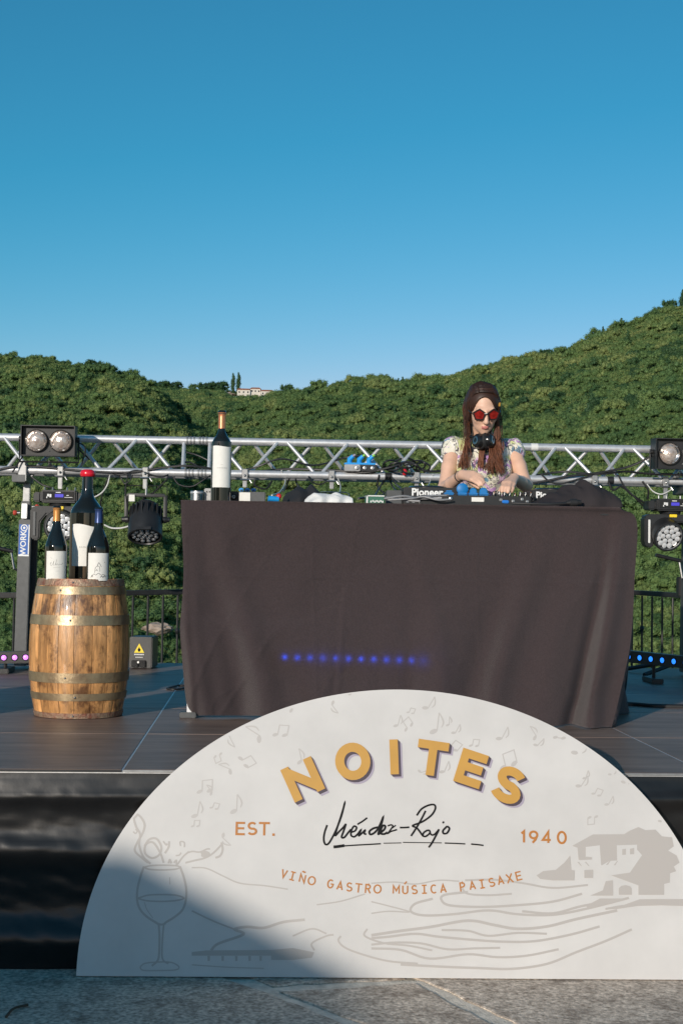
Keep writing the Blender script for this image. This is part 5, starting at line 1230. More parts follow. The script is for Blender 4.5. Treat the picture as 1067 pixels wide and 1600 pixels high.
cable('cable', pc_([(440,735,0),(446,752,0),(438,768,-1.0),(425,774,-2.5)], F0), .004, 'cable_white', 'white cable hanging from the truss towards the red cap')
cable('cable', pc_([(400,748,0),(398,758,0),(415,764,0),(425,752,.05)], F0), .006, 'cable_black', 'black cable loop under the truss left of the white cable')
cable('cable', pc_([(452,748,0),(447,760,0),(442,768,-1)], F0), .0055, 'cable_black', 'short black cable slanting down beside the jacket')
cable('cable', pc_([(462,748,0),(464,757,0),(470,764,-.6)], F0), .0055, 'cable_black', 'short black cable reaching down behind the jacket')
cable('cable', pc_([(676,742,0),(672,752,0),(666,765,-1.5)], F0), .0035, 'cable_white', 'thin white cable beside the performer left arm side')
cable('cable', pc_([(805,760,0),(850,752,0),(890,744,-.01),(940,738,0),(985,728,0),(1018,712,-.05),(1030,705,-.1)], F0), .0075, 'cable_black', 'black cable running up to the right blinder light')
cable('cable', pc_([(830,744,.1),(880,737,.1),(930,741,0),(975,737,.05),(1010,740,.1),(1067,741,.1)], F0), .007, 'cable_black', 'black cable lying along the right part of the truss')
cable('cable', pc_([(950,752,0),(957,766,0),(970,760,0),(985,772,0),(1006,786,.02)], F0), .007, 'cable_black', 'black cable sagging to the right moving head')
cable('cable', pc_([(1003,752,0),(1012,766,0),(1011,780,.02)], F0), .0065, 'cable_black', 'black cable dropping straight into the right moving head')
cable('cable', pc_([(1010,756,0),(1020,768,0),(1034,772,-.02),(1050,764,0)], F0), .004, 'cable_white', 'pale safety cable looped above the right moving head')
cable('cable', pc_([(172,742,0),(168,758,0),(158,771,0),(142,778,.02),(126,774,.02)], F0), .0045, 'cable_white', 'pale cable curving from the truss behind the large bottle')
cable('cable', pc_([(171,742,0),(163,764,0),(158,785,.02),(160,800,.05)], F0), .005, 'cable_black', 'dark cable hanging behind the large bottle on the barrel')
cable('cable', pc_([(163,820,.1),(175,825,.02),(190,825,0),(202,822,.0)], F0), .0055, 'cable_white', 'grey cable reaching sideways to the par light')
cable('cable', pc_([(200,742,-.01),(197,765,0),(199,790,0),(203,808,.02)], F0), .004, 'cable_black', 'thin black cable on the left of the par light yoke')
cable('cable', pc_([(262,748,0),(250,760,-.01),(240,770,0),(228,776,.02),(222,782,.04)], F0), .005, 'cable_black', 'black cable curling into the top of the par light')
cable('cable', pc_([(50,745,0),(66,757,0),(80,762,0),(88,767,.02)], F0), .006, 'cable_black', 'black cable slanting down to the left moving head')
cable('cable', pc_([(128,726,.05),(134,700,.05),(120,690,.02)], F0-.1), .005, 'cable_black', 'black cable hanging at the right side of the left blinder light')
cable('cable', pc_([(208,742,0),(204,750,-.01),(196,756,0),(190,748,0),(186,742,.02)], F0), .0045, 'cable_black', 'small black cable loop under the truss left of the par light')
cable('cable', pc_([(270,744,0),(280,757,0),(300,760,0),(318,750,0),(330,742,.02)], F0), .005, 'cable_black', 'black cable sagging under the truss joint')
cable('cable', pc_([(290,706,.12),(310,712,.12),(330,722,.1),(348,733,.05)], F0), .005, 'cable_black', 'black cable slanting across the truss joint')
cable('cable', pc_([(482,744,0),(486,752,0),(500,757,0),(514,750,0)], F0), .005, 'cable_black', 'black cable sagging under the truss above the black jacket')
cable('cable', pc_([(528,748,0),(532,760,-.3),(530,772,-1.8)], F0), .0035, 'cable_white', 'thin pale cable dropping behind the white cloth')
cable('cable', pc_([(700,738,.05),(740,728,.1),(800,735,.1),(826,742,.05)], F0), .006, 'cable_black', 'black cable on the truss passing behind the performer back')
cable('cable', pc_([(845,741,0),(858,752,0),(875,756,0),(905,748,0),(925,742,.0)], F0), .0055, 'cable_black', 'black cable sagging under the truss right of the performer')
cable('cable', pc_([(965,742,0),(975,760,0),(992,778,0),(1004,790,.02)], F0), .0055, 'cable_black', 'second black cable hanging left of the right moving head')
cable('cable', pc_([(20,738,-.01),(30,722,0),(38,708,.0),(34,690,-.05)], F0-.04), .005, 'cable_black', 'black cable climbing to the left side of the left blinder light')
# cables on the table
mat('cable_grey', (.25, .25, .26), .45)
for k, l in enumerate(([(600,779,0),(630,775,0),(655,779,.02),(690,778,0)], [(606,781,0),(640,779,-.01),(672,775,.03),(700,774,.05)], [(640,781,0),(660,776,0),(684,781,-.01),(705,780,0)], [(570,776,.1),(600,777,.05),(640,782,.0),(656,783,-.02)])):
    cable('cable', pc_(l, 6.58), .0048, 'cable_grey', ('grey cable on the table lying across the grey adapter block', 'long grey cable rising from the table onto the left end of the mixer', 'short grey cable on the table nearest the mixer', 'grey cable on the table running left past the green box')[k], 'cables tangled on the table')
cable('cable', pc_([(800,786,0),(830,787,-.01),(860,787.5,-.01),(885,786,0)], 6.44), .006, 'cable_black', 'black cable lying along the front edge of the table')
q = P(884, 785.5, 6.44); e = P(907, 785, 6.45); q.z = max(q.z, TT+.014); e.z = max(e.z, TT+.013); b = MB(); b.tube([q, q+(e-q)*.25, q+(e-q)*.3, q+(e-q)*.7, q+(e-q)*.75, e], [.008, .011, .017, .017, .013, .011], 14); tag(b.build('cable_plug', 'rubber', smooth=True, loc=q), 'black round cable plug in front of the black cloth heap', 'plug')
# floor cables
fl = SZ+.007
def flo(l):
    out = []
    for px, py, dz in l:
        d = _f*FPX+CR*(px-CX)-CU*(py-CY); tt = (fl-CAM.z)/d.z; q = CAM+d*tt; q.z = fl+dz; out.append(q)
    return out
cable('cable', [P(981, 920, 6.55), P(979, 1000, 6.6), P(978, 1045, 6.62)]+flo([(974, 1085, .01), (962, 1102, 0)]), .009, 'cable_black', 'black cable hanging beside the right edge of the table cloth')
cable('cable', flo([(955, 1101, 0), (985, 1100.5, 0), (1020, 1103, 0), (1067, 1104, 0), (1120, 1105, 0)]), .011, 'cable_black', 'black cable lying flat on the stage right of the table')
cable('cable', flo([(296, 1072, 0), (280, 1071, 0), (266, 1074, 0), (262, 1076, 0), (275, 1077, 0), (292, 1074, 0), (300, 1070, 0)]), .006, 'cable_black', 'loop of black cable on the stage left of the table')
cable('twig', [Vector((*gp(10, 1592), .006)), Vector((*gp(22, 1580), .008)), Vector((*gp(44, 1573), .006))], .004, 'bark', 'thin curved twig lying on the paving near the frame edge')['category'] = 'twig'

# ------------------------------------------------------------------ loudspeaker stack and house, both out of view, added to throw shadows
q = Vector((-1.98, 5.86, SZ)); t = thing('loudspeaker', 'unseen black loudspeaker stack added to cast shadow left of the barrel', 'loudspeaker', q)
b = MB(); b.box((q.x, q.y, SZ+.30), (.58, .52, .58)); b.build('subwoofer', 'black_plastic', t, bevel=.012)
b = MB(); b.box((q.x, q.y, SZ+.97), (.44, .40, .72)); b.build('top_cabinet', 'black_plastic', t, bevel=.012)
for zz, w_ in ((.30, .50), (.97, .38)):
    b = MB(); b.box((q.x, q.y-(.264 if w_ > .4 else .204), SZ+zz), (w_, .006, w_ if w_ > .4 else .62)); b.build('grille', 'black_metal', t)
# unseen house behind the viewer, hipped roof shaped to shade the sign
D_ = 14.0; e0 = sm(S(205, 1330), 0)+SDIR*D_            # point of the roof line whose shadow crosses the sign
hs = thing('shade_house', 'unseen stone house added behind the viewer to shade the sign', 'house', (e0.x-3, e0.y, 0))
zr_ = e0.z; ze = 2.3; run = (zr_-ze)/.53
xr, xe = e0.x, e0.x+run; yb0, yb1 = e0.y+2.0, e0.y-2.0
b = MB(); b.box(((xe-9)/2+xr/2-.2, (yb0+yb1)/2, ze/2-.05), (xe-xr+9-.4, 4.0, ze+.1)); b.build('wall', 'stone_wall', hs)
b = MB(); ym = e0.y
yb0 = e0.y+2.4; yb1 = e0.y-2.4
b.add([(xr-9.2, yb0, ze), (xe, yb0, ze), (xe, yb1, ze), (xr-9.2, yb1, ze), (xr-9.2, ym, zr_), (xr, ym, zr_)], [(0,1,5,4),(2,3,4,5),(1,2,5),(0,4,3),(3,2,1,0)]); b.build('roof', 'roof_tile', hs)
for k in range(3):
    b = MB(); b.box((xe-1.6-k*2.4, e0.y+2.0, 1.3), (.9, .1, 1.2)); b.build('window', 'window_dark', hs)

# ------------------------------------------------------------------ the performer
class SDF:
    def __init__(s, lo, hi, h):
        s.lo = np.array(lo, float); s.h = h; s.n = np.ceil((np.array(hi)-s.lo)/h).astype(int)+1; s.F = np.full(s.n, 1., np.float32)
    def sub(s, lo, hi):
        a = np.clip(np.floor((np.array(lo)-s.lo)/s.h).astype(int), 0, s.n); b = np.clip(np.ceil((np.array(hi)-s.lo)/s.h).astype(int)+1, 0, s.n)
        sl = tuple(slice(int(x), int(y)) for x, y in zip(a, b))
        ax = [s.lo[k]+s.h*np.arange(a[k], b[k]) for k in range(3)]
        return sl, [ax[0][:, None, None], ax[1][None, :, None], ax[2][None, None, :]]
    def merge(s, sl, d, k, op):
        f = s.F[sl]
        if op == 'u':
            h = np.clip(.5+.5*(f-d)/k, 0, 1); s.F[sl] = f*(1-h)+d*h-k*h*(1-h)
        else: s.F[sl] = np.maximum(f, -d)
    def cap(s, a, b, ra, rb, k=.012, op='u'):
        a = np.array(a, float); b = np.array(b, float); m = max(ra, rb)+k+.02
        sl, (X, Y, Z) = s.sub(np.minimum(a, b)-m, np.maximum(a, b)+m)
        d = b-a; L2 = float(d@d)+1e-12
        t = np.clip(((X-a[0])*d[0]+(Y-a[1])*d[1]+(Z-a[2])*d[2])/L2, 0, 1)
        q = np.sqrt((X-a[0]-t*d[0])**2+(Y-a[1]-t*d[1])**2+(Z-a[2]-t*d[2])**2)-(ra+(rb-ra)*t)
        s.merge(sl, q, k, op)
    def ell(s, c, r, M=None, k=.012, op='u'):
        c = np.array(c, float); r = np.array(r, float); m = r.max()+k+.02
        sl, (X, Y, Z) = s.sub(c-m, c+m); X, Y, Z = X-c[0], Y-c[1], Z-c[2]
        if M is not None: X, Y, Z = [M[i][0]*X+M[i][1]*Y+M[i][2]*Z for i in range(3)]
        k0 = np.sqrt((X/r[0])**2+(Y/r[1])**2+(Z/r[2])**2); k1 = np.sqrt((X/r[0]**2)**2+(Y/r[1]**2)**2+(Z/r[2]**2)**2)+1e-9
        s.merge(sl, k0*(k0-1)/k1, k, op)
    def mesh(s):
        F = s.F; I = F < 0; n = np.array(F.shape)-1
        cnt = np.zeros(n, np.int8)
        for dx in (0, 1):
            for dy in (0, 1):
                for dz in (0, 1): cnt += I[dx:dx+n[0], dy:dy+n[1], dz:dz+n[2]]
        act = (cnt > 0) & (cnt < 8); ids = np.full(n, -1, np.int64); C = np.argwhere(act); ids[act] = np.arange(len(C))
        acc = np.zeros((len(C), 3)); num = np.zeros(len(C))
        cor = [(x, y, z) for x in (0, 1) for y in (0, 1) for z in (0, 1)]
        for i in range(8):
            for j in range(i+1, 8):
                a, b = np.array(cor[i]), np.array(cor[j])
                if np.abs(a-b).sum() != 1: continue
                fa = F[tuple((C+a).T)]; fb = F[tuple((C+b).T)]; m = (fa < 0) != (fb < 0)
                t = np.where(m, fa/(fa-fb+1e-12), 0)[:, None]; acc += np.where(m[:, None], a+(b-a)*t, 0); num += m
        V = s.lo+s.h*(C+acc/num[:, None]); faces = []
        for ax in range(3):
            sl0 = [slice(None)]*3; sl1 = [slice(None)]*3; sl0[ax] = slice(0, -1); sl1[ax] = slice(1, None)
            ch = I[tuple(sl0)] != I[tuple(sl1)]; E = np.argwhere(ch)
            o1, o2 = [k for k in range(3) if k != ax]
            E = E[(E[:, o1] > 0) & (E[:, o2] > 0) & (E[:, o1] < n[o1]) & (E[:, o2] < n[o2])]
            def cid(d1, d2):
                q = E.copy(); q[:, o1] -= d1; q[:, o2] -= d2; return ids[tuple(q.T)]
            q = np.stack([cid(1, 1), cid(0, 1), cid(0, 0), cid(1, 0)], 1)
            flip = I[tuple(E.T)]
            if ax == 1: flip = ~flip
            q[~flip] = q[~flip][:, ::-1]; faces.append(q)
        return V, np.concatenate(faces)
def sdf_obj(V, Fc, name, mats, parent, loc, pick=None):
    me = bpy.data.meshes.new(name); me.from_pydata([tuple(v) for v in (V-np.array(loc))], [], [tuple(int(i) for i in f) for f in Fc])
    for m in mats: me.materials.append(MATS[m])
    if pick is not None: me.polygons.foreach_set('material_index', pick(V[Fc].mean(1)).astype(np.int32))
    me.polygons.foreach_set('use_smooth', [True]*len(me.polygons)); me.update()
    o = bpy.data.objects.new(name, me); COL.objects.link(o); o.parent = parent; return o
def V3(px, py, Y): return np.array(P(px, py, Y))
YP = 7.46
base = V3(757, 900, YP+.08); base[2] = SZ
pr_ = thing('person', 'woman with long brown hair and red sunglasses bending over the mixer', 'person', Vector(base))
# head frame: u image right, v up, w towards the viewer
HC = V3(754.5, 640, 7.30); ph = R(24); tn = R(2)
wv = np.array((math.sin(tn), -math.cos(ph), -math.sin(ph))); wv /= np.linalg.norm(wv)
uv = np.array((1., .03, .035)); uv -= wv*(uv@wv); uv /= np.linalg.norm(uv); vv = np.cross(uv, wv)*-1
vv = np.cross(wv, uv)
if vv[2] < 0: vv = -vv
def hd_(u, v, w_): return HC+uv*u+vv*v+wv*w_
HM = np.array([uv, vv, wv])
nb = V3(754, 690, 7.44); shL = V3(708, 698, YP); shR = V3(800, 701, YP)
chest = V3(754, 722, YP-.01); waist = V3(756, 790, YP+.03); hip = V3(757, 838, YP+.06)
elL = V3(694, 764, 7.33); wrL = V3(722, 741.5, 7.07); elR = V3(821, 758, 7.33); wrR = V3(803, 747, 7.06)
B = SDF((base[0]-.36, 6.82, SZ), (base[0]+.36, 7.82, 2.34), .0048)
B.ell(hd_(0, .030, -.020), (.074, .086, .092), HM, .02); B.ell(hd_(0, -.028, .028), (.060, .082, .058), HM, .02); B.ell(hd_(0, -.072, .038), (.043, .040, .044), HM, .018); B.ell(hd_(0, -.100, .060), (.018, .015, .016), HM, .015)
B.cap(hd_(0, .012, .086), hd_(0, -.034, .104), .0085, .0125, .010); B.ell(hd_(-.010, -.036, .096), (.008, .007, .009), HM, .006); B.ell(hd_(.010, -.036, .096), (.008, .007, .009), HM, .006)
B.cap(hd_(-.036, .022, .072), hd_(.036, .022, .072), .012, .012, .015)
for s_ in (-1, 1):
    B.ell(hd_(s_*.036, -.026, .060), (.022, .022, .022), HM, .02); B.ell(hd_(s_*.076, -.006, -.008), (.008, .030, .018), HM, .006); B.ell(hd_(s_*.031, .002, .079), (.013, .009, .009), HM, .006)
B.ell(hd_(0, -.0625, .0875), (.019, .0045, .008), HM, .004); B.ell(hd_(0, -.0715, .086), (.016, .005, .008), HM, .004)
B.cap(hd_(0, -.055, -.035), nb+np.array((0, .01, -.02)), .052, .055, .03)
B.cap(nb+np.array((0, .02, -.05)), chest, .09, .105, .05); B.ell(chest+np.array((0, 0, -.04)), (.148, .100, .16), None, .04); B.ell(waist, (.118, .092, .15), None, .05); B.ell(hip, (.165, .122, .15), None, .05)
for s_, sh, el, wr in ((-1, shL, elL, wrL), (1, shR, elR, wrR)):
    B.cap(nb+np.array((s_*.03, .015, -.02)), sh+np.array((-s_*.01, 0, .0)), .042, .042, .03)
    B.cap(sh, sh+(el-sh)*.5, .043, .038, .02); B.cap(sh+(el-sh)*.5, el, .038, .034, .015); B.cap(el, el+(wr-el)*.4, .034, .032, .015); B.cap(el+(wr-el)*.4, wr, .032, .023, .012)
    B.ell(chest+np.array((s_*.065, -.075, -.05)), (.058, .045, .055), None, .03)
    hj = hip+np.array((s_*.085, 0, -.06)); kn = np.array((hj[0]+s_*.01, hj[1]-.03, SZ+.48)); an = np.array((kn[0], kn[1]+.05, SZ+.085))
    B.cap(hj, kn, .082, .052, .02); B.cap(kn, kn+(an-kn)*.35, .050, .052, .015); B.cap(kn+(an-kn)*.35, an, .052, .034, .012); B.cap(an+np.array((0, .02, -.045)), an+np.array((s_*.02, -.13, -.06)), .034, .024, .015)
def finger(j, rs):
    for i in range(len(j)-1): B.cap(j[i], j[i+1], rs[i], rs[i+1], .004)
# her right hand (image left): palm down, fingers reaching right over the mixer
KN = [V3(739.5, 739.0, 6.985), V3(740.5, 742.5, 6.970), V3(739.5, 746.0, 6.957), V3(736.5, 749.5, 6.948)]
MD = [V3(748.5, 743.0, 6.955), V3(749.5, 747.0, 6.935), V3(747.8, 750.8, 6.925), V3(743.5, 753.8, 6.925)]
TP_ = [V3(755.0, 750.0, 6.935), V3(756.0, 754.6, 6.918), V3(753.0, 757.6, 6.910), V3(748.0, 759.0, 6.915)]
for k in range(4):
    B.cap(wrL+np.array((0, 0, .004-.004*k)), KN[k], .018, .0125, .010); finger([KN[k], MD[k], MD[k]*.45+TP_[k]*.55+np.array((.001, 0, .004)), TP_[k]], [.0105, .0095, .0088, .0075])
finger([wrL+np.array((.01, .01, -.004)), V3(733, 751, 7.02), V3(741, 757.5, 6.99), V3(747, 762, 6.97)], [.017, .0125, .0105, .0085])
# her left hand (image right): fingers pointing down at the faders
KN = [V3(786.5, 755.0, 6.985), V3(791.5, 754.5, 6.970), V3(797.0, 755.0, 6.965), V3(802.0, 757.0, 6.972)]
MD = [V3(784.3, 761.5, 6.945), V3(789.5, 762.0, 6.930), V3(795.0, 762.5, 6.925), V3(800.5, 763.0, 6.938)]
TP_ = [V3(783.5, 768.2, 6.935), V3(788.0, 770.0, 6.920), V3(793.5, 769.5, 6.918), V3(798.5, 768.5, 6.932)]
for k in range(4):
    B.cap(wrR+np.array((.002*k-.003, 0, 0)), KN[k], .018, .0125, .010); finger([KN[k], MD[k], MD[k]*.4+TP_[k]*.6, TP_[k]], [.0105, .0095, .0088, .0075])
finger([wrR+np.array((-.012, .0, -.006)), V3(789.0, 757.5, 7.02), V3(783, 763, 7.00), V3(779.5, 768, 6.985)], [.017, .0125, .0105, .0085])
V, Fc = B.mesh()
lipc = hd_(0, -.068, .092)
def pick(c):
    d = (c-lipc)@HM.T
    return ((np.abs(d[:, 0]) < .0175) & (np.abs(d[:, 1]) < .0095) & (d[:, 2] > -.014)).astype(int)
sdf_obj(V, Fc, 'body', ['skin', 'lip'], pr_, base, pick)
# dress with cap sleeves
m = mat('dress', (.7, .66, .55), .7); nt = m.node_tree; bs = nt.nodes['Principled BSDF']; L = nt.links.new
tc = nt.nodes.new('ShaderNodeTexCoord'); vo = nt.nodes.new('ShaderNodeTexVoronoi'); vo.inputs['Scale'].default_value = 26; nz = nt.nodes.new('ShaderNodeTexNoise'); nz.inputs['Scale'].default_value = 18; nz.inputs['Detail'].default_value = 3
mxv = nt.nodes.new('ShaderNodeVectorMath'); mxv.operation = 'MULTIPLY_ADD'; mxv.inputs[1].default_value = (.10, .10, .10); L(nz.outputs[1], mxv.inputs[0]); L(tc.outputs['Object'], mxv.inputs[2]); L(mxv.outputs[0], vo.inputs['Vector'])
sr = nt.nodes.new('ShaderNodeSeparateColor'); L(vo.outputs['Color'], sr.inputs[0]); rp = nt.nodes.new('ShaderNodeValToRGB'); rp.color_ramp.interpolation = 'CONSTANT'; L(sr.outputs[0], rp.inputs[0])
cs = [(0, (.72, .68, .56)), (.25, (.62, .66, .30)), (.40, (.50, .28, .55)), (.55, (.78, .74, .66)), (.68, (.06, .06, .07)), (.76, (.66, .44, .62)), (.86, (.16, .30, .40)), (.92, (.74, .70, .60))]
e = rp.color_ramp.elements; e[0].color = cs[0][1]+(1,); e[1].position = cs[1][0]; e[1].color = cs[1][1]+(1,)
for p_, c_ in cs[2:]: x = e.new(p_); x.color = c_+(1,)
wv_ = nt.nodes.new('ShaderNodeTexVoronoi'); wv_.feature = 'DISTANCE_TO_EDGE'; wv_.inputs['Scale'].default_value = 17; L(mxv.outputs[0], wv_.inputs['Vector'])
lt = nt.nodes.new('ShaderNodeMath'); lt.operation = 'LESS_THAN'; lt.inputs[1].default_value = .035; L(wv_.outputs[0], lt.inputs[0])
mc = nt.nodes.new('ShaderNodeMix'); mc.data_type = 'RGBA'; L(lt.outputs[0], mc.inputs[0]); L(rp.outputs[0], mc.inputs[6]); mc.inputs[7].default_value = (.07, .06, .08, 1); L(mc.outputs[2], bs.inputs['Base Color'])
D = SDF((base[0]-.34, 7.1, SZ+.3), (base[0]+.34, 7.80, 2.10), .0065)
g = .012
D.cap(nb+np.array((0, .02, -.06)), chest, .092+g, .107+g, .05); D.ell(chest+np.array((0, 0, -.04)), (.150+g, .102+g, .16), None, .04); D.ell(waist, (.12+g, .094+g, .16), None, .05); D.ell(hip, (.167+g, .124+g, .16), None, .05)
D.cap(hip+np.array((0, 0, -.05)), np.array((hip[0], hip[1], SZ+.50)), .18, .21, .03)
for s_, sh, el in ((-1, shL, elL), (1, shR, elR)):
    D.ell(chest+np.array((s_*.065, -.075, -.05)), (.06+g, .047+g, .057+g), None, .03)
    D.cap(nb+np.array((s_*.045, .015, -.035)), sh+np.array((0, 0, .0)), .041+g, .040+g, .03); D.cap(sh, sh+(el-sh)*.12+np.array((s_*.010, 0, 0)), .040+g, .038+g, .02)
D.cap(nb+np.array((0, -.03, -.005)), nb+np.array((0, -.02, .10)), .066, .07, op='d', k=.01)
# long folds in the cloth
sl, (X, Yy, Z) = D.sub(D.lo, D.lo+D.h*(D.n-1)); D.F += (np.sin(X*95+np.sin(Z*9)*2)*.0022+np.sin(X*47+Z*21)*.002).astype(np.float32)
V, Fc = D.mesh(); sdf_obj(V, Fc, 'dress', ['dress'], pr_, base)

# hair: a cap on the skull and many thin locks
m = mat('hair', (.05, .022, .014), .48, spec=.35)
nt = m.node_tree; bs = nt.nodes['Principled BSDF']; at_ = nt.nodes.new('ShaderNodeAttribute'); at_.attribute_name = 'tint'; L = nt.links.new
rp = nt.nodes.new('ShaderNodeValToRGB'); L(at_.outputs['Fac'], rp.inputs[0]); rp.color_ramp.elements[0].color = (.018, .010, .008, 1); rp.color_ramp.elements[1].color = (.27, .105, .055, 1); x = rp.color_ramp.elements.new(.45); x.color = (.065, .027, .016, 1)  # tips paler and redder: sun on the falling hair painted into its colour
L(rp.outputs[0], bs.inputs['Base Color'])
C_ = SDF(HC-.2, HC+.2, .005)
C_.ell(hd_(0, .036, -.026), (.086, .094, .100), HM, .02); C_.cap(hd_(0, .0, -.07), hd_(0, -.12, -.08), .075, .06, .03)
for s_ in (-1, 1): C_.cap(hd_(s_*.070, .04, -.005), hd_(s_*.070, -.06, .0), .020, .018, .015)
C_.ell(hd_(-.006, -.022, .088), (.060, .114, .080), HM, .01, 'd')
V, Fc = C_.mesh(); hr = sdf_obj(V, Fc, 'hair', ['hair'], pr_, base); a = hr.data.attributes.new('tint', 'FLOAT', 'POINT'); a.data.foreach_set('value', np.full(len(V), .22))
hb = MB(); tint = []
gh = np.random.default_rng(12)
part = lambda f: np.array((-.022+.012*f, .115-.045*f**2 if f > 0 else .115, .075-.13*(1-f)))     # the parting in head coordinates
def lock(pts, r0, r1, t0, t1):
    q = cr(pts, 5); n = len(q); n0 = len(hb.v); hb.tube(q, [r0+(r1-r0)*(i/(n-1))**1.5 for i in range(n)], 5, flat=.6)
    for i in range(n): tint.extend([t0+(t1-t0)*min(1, max(0, (i/(n-1)-.25)/.6))]*5)
def skull(th, ph_, k=1.0):     # point on the skull ellipsoid: th from top, ph_ azimuth (0 image right, 90 front)
    return hd_(.080*k*math.sin(th)*math.cos(ph_), .036+.090*k*math.cos(th), -.026+.097*k*math.sin(th)*math.sin(ph_))
def ell_(u, w_, k=1.04):
    q = max(.0, 1-(u/.086)**2-((w_+.026)/.100)**2); return hd_(u*k, .036+.094*k*math.sqrt(q), -.026+(w_+.026)*k)
def strand(side, f, j):
    """f 0..1 from the face backwards"""
    r1, r2, r3 = gh.uniform(-1, 1, 3)
    s_ = side; k = 1.03+.03*gh.uniform(); ww = .032-.105*f
    root = ell_(-.030+.004*r2, ww+.004, k); p0 = ell_(-.030+s_*.03, ww, k) if s_ > 0 else ell_(-.045, ww, k)
    p1 = ell_(s_*.058, ww-.01, k)
    ue = max(.068, .086*math.sqrt(max(0, 1-((ww+.026)/.100)**2)))*k
    p2 = hd_(s_*ue, .030, ww-.012); p3 = hd_(s_*(ue+.001+.003*r2), -.035, ww-.015)
    return root, p0, p1, p2, p3, r1, r2, r3
for j in range(240):            # image-left side
    f = gh.uniform(0, 1); root, p0, p1, p2, p3, r1, r2, r3 = strand(-1, f, j)
    if f < .55: e1 = V3(731+3*r1, 684, 7.34+.04*f); e2 = V3(727+5*r2, 706, 7.31+.03*r1); e3 = V3(723+8.5*r3, 729+4*r1, 7.29+.02*r2)
    else: e1 = V3(734+5*r1, 684, 7.50+.02*r2); e2 = V3(736+6*r2, 715, 7.575); e3 = V3(738+9*r3, 745+6*r1, 7.585)
    lock([root, p0, p1, p2, p3, e1, e2, e3], .0034, .0009, gh.uniform(.05, .4), gh.uniform(.45, 1.1))
for j in range(360):            # image-right side, the fuller fall
    f = gh.uniform(0, 1)**1.2; root, p0, p1, p2, p3, r1, r2, r3 = strand(1, f, j)
    if f < .62: e1 = V3(776+6*r1, 684, 7.31+.04*f); e2 = V3(774+10*r2, 708, 7.29+.03*r1); e3 = V3(771+15*r3+(4 if r3 > 0 else 0), 737+5*r1-5*max(0, -r3), 7.27+.025*r2)
    else: e1 = V3(776+5*r1, 684, 7.50+.02*r2); e2 = V3(774+6*r2, 715, 7.575); e3 = V3(772+8*r3, 745+6*r1, 7.585)
    lock([root, p0, p1, p2, p3, e1, e2, e3], .0034, .0009, gh.uniform(.05, .45), gh.uniform(.5, 1.1))
for j in range(90):             # middle lock falling below the headphones
    r1, r2, r3 = gh.uniform(-1, 1, 3); lock([hd_(.05+.01*r1, -.09, .0), V3(757+4*r1, 688, 7.33), V3(752+4*r2, 708, 7.30), V3(750+5*r3, 727+7*r1, 7.285)], .0042, .0012, .35, gh.uniform(.6, 1.))
for j in range(70):             # loose fine hairs
    r1, r2, r3 = gh.uniform(-1, 1, 3); sd_ = -1 if j % 2 else 1
    lock([hd_(sd_*.080, .02+.05*r1, -.02+.05*r2), V3(754+sd_*(26+5*r1), 672, 7.34+.05*r2), V3(754+sd_*(27+8*r2), 700, 7.31), V3(754+sd_*(24+14*r3), 728+12*r1, 7.29+.03*r2)], .0012, .0006, .3, 1.1)
for j in range(190):            # sweep of hair over the forehead from the parting to the right
    u_ = gh.uniform(0, 1); r1 = gh.uniform(-1, 1); k = 1.03+.05*gh.uniform()
    lock([ell_(-.031, .036-.05*u_, k), ell_(-.012, .042-.05*u_, k), ell_(.016, .043-.05*u_, k), ell_(.046, .034-.05*u_, k), hd_(.071, .036+.02*u_, .032-.03*u_), hd_(.078, -.02, .028-.025*u_)], .0032, .0024, gh.uniform(.0, .3), gh.uniform(.2, .5))
for j in range(120):             # and the left side of the parting
    u_ = gh.uniform(0, 1); k = 1.03+.04*gh.uniform()
    lock([ell_(-.032, .036-.05*u_, k), ell_(-.050, .028-.045*u_, k), hd_(-.068, .062, .022-.03*u_), hd_(-.074, .0, .030-.02*u_), hd_(-.078, -.05, .028-.015*u_)], .0032, .0024, gh.uniform(.0, .3), gh.uniform(.2, .5))
o = hb.build('hair', 'hair', pr_, smooth=True, sharp=180); a = o.data.attributes.new('tint', 'FLOAT', 'POINT'); a.data.foreach_set('value', tint)
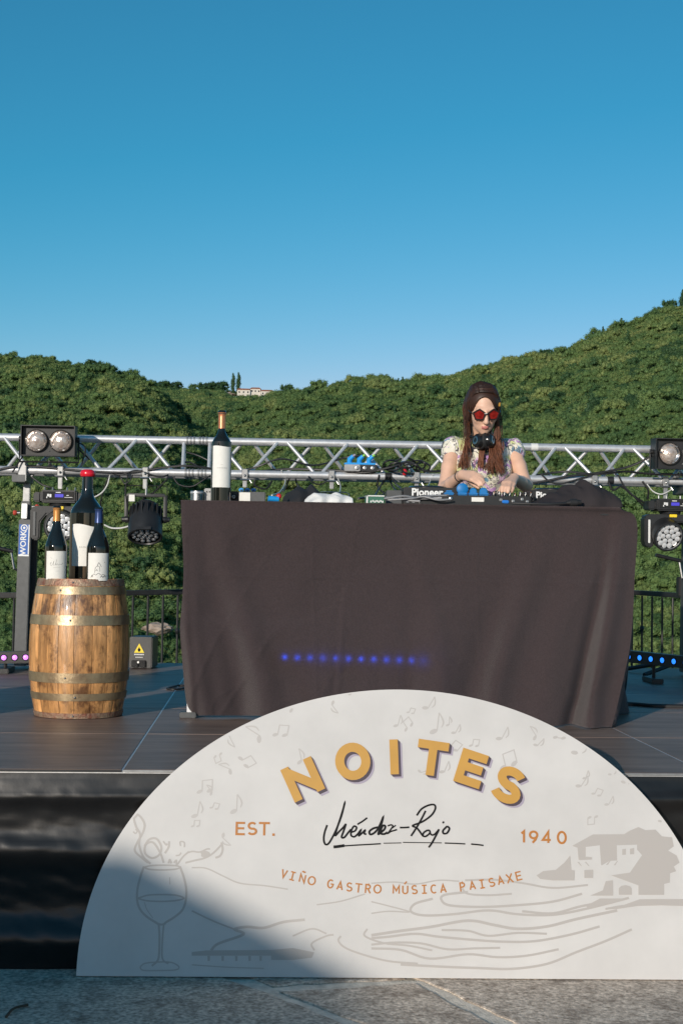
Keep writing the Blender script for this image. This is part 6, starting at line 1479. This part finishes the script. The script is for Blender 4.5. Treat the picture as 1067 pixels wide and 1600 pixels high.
# hair clip, sunglasses, headphones
b = MB(frame(Vector(hd_(.070, .048, .066)), uv, vv)); b.box((0, 0, 0), (.010, .020, .006)); cl_ = b.build('hair_clip', 'gold', pr_, bevel=.002)
sg = thing('sunglasses', 'star shaped sunglasses with red lenses worn by the woman', 'sunglasses', Vector(hd_(0, .004, .10)))
mat('red_lens', (.24, .016, .012), .08, coat=.6, var=.6, vscale=60); mat('glitter', (.03, .02, .02), .25, var=.8, vscale=400)
for s_ in (-1, 1):
    TL = frame(Vector(hd_(s_*.036, .004, .097)), uv+wv*(-.22*s_), vv)
    def star(r0, r1, n=5, ph=90): return [((r0 if k % 2 == 0 else r1)*math.cos(R(ph+k*180/n)), (r0 if k % 2 == 0 else r1)*.92*math.sin(R(ph+k*180/n))) for k in range(2*n)]
    outer = star(.0365, .0300); inner = star(.0275, .0225)
    b = MB(TL); nn = len(outer); vs = [(x, y, .003) for x, y in outer]+[(x, y, .003) for x, y in inner]+[(x, y, -.002) for x, y in outer]+[(x, y, -.002) for x, y in inner]; fs = []
    for k in range(nn):
        k2 = (k+1) % nn; fs += [(k, k2, nn+k2, nn+k), (2*nn+k, 3*nn+k, 3*nn+k2, 2*nn+k2), (k, 2*nn+k, 2*nn+k2, k2), (nn+k, nn+k2, 3*nn+k2, 3*nn+k)]
    b.add(vs, fs); fr = b.build('frame', 'glitter', sg)
    b = MB(TL); b.prism([(x*1.02, y*1.02) for x, y in inner], .0015); b.build('lens', 'red_lens', fr)
    b = MB(); b.tube([hd_(s_*.072, .010, .082), hd_(s_*.080, .008, .04), hd_(s_*.080, .0, -.01)], .0025, 6); b.build('temple', 'black_gloss', sg)
b = MB(); b.tube([hd_(-.012, .012, .106), hd_(0, .015, .110), hd_(.012, .012, .106)], .0028, 6); b.build('bridge', 'glitter', sg)
hpn = thing('headphones', 'black headphones hanging round the neck of the woman', 'headphones', Vector(V3(757, 690, 7.30)))
for k, (px, py, Y, an) in enumerate(((748, 689, 7.285, -18), (763, 688, 7.275, 14))):
    c = V3(px, py, Y); axx = np.array((math.sin(R(an+(-60 if k == 0 else 60))), -math.cos(R(60))*1.0, .12)); axx /= np.linalg.norm(axx)
    xa = np.cross(axx, (0, 0, 1.)); xa /= np.linalg.norm(xa); ya = np.cross(axx, xa); T = Matrix.Identity(4)
    for i in range(3): T[i][0], T[i][1], T[i][2], T[i][3] = xa[i], ya[i], axx[i], c[i]
    b = MB(T); b.lathe([(0, .024), (.020, .024), (.034, .018), (.039, .006), (.039, -.004)], 26, caps=False); cpo = b.build('ear_cup', 'black_gloss', hpn, smooth=True)
    b = MB(T); b.lathe([(.038, -.004), (.043, -.010), (.041, -.020), (.026, -.022), (0, -.014)], 26, caps=False); b.build('ear_pad', 'rubber', cpo, smooth=True)
    b = MB(T); b.lathe([(.012, .0245), (.018, .0255), (.022, .0245)], 22, caps=False); b.build('ring', 'steel', cpo, smooth=True)
b = MB(); b.tube(cr([V3(743, 684, 7.30), V3(732, 681, 7.36), V3(731, 679, 7.45), V3(754, 676, 7.54), V3(777, 680, 7.45), V3(775, 683, 7.36), V3(768, 684, 7.29)], 6), .0085, 8); b.build('headband', 'black_plastic', hpn, smooth=True)
# bracelets
for wr, el, c0 in ((wrL, elL, 'rubber'),):
    d = Vector(el-wr).normalized(); T = Vector(wr)+d*.035; xa = d.cross(Vector((0, 0, 1))).normalized(); ya = d.cross(xa); M_ = Matrix.Identity(4)
    for i in range(3): M_[i][0], M_[i][1], M_[i][2], M_[i][3] = xa[i], ya[i], d[i], T[i]
    b = MB(M_); b.lathe([(.027, -.004), (.0295, -.003), (.0295, .003), (.027, .004)], 20, caps=False); b.build('wristband', c0, pr_, smooth=True)
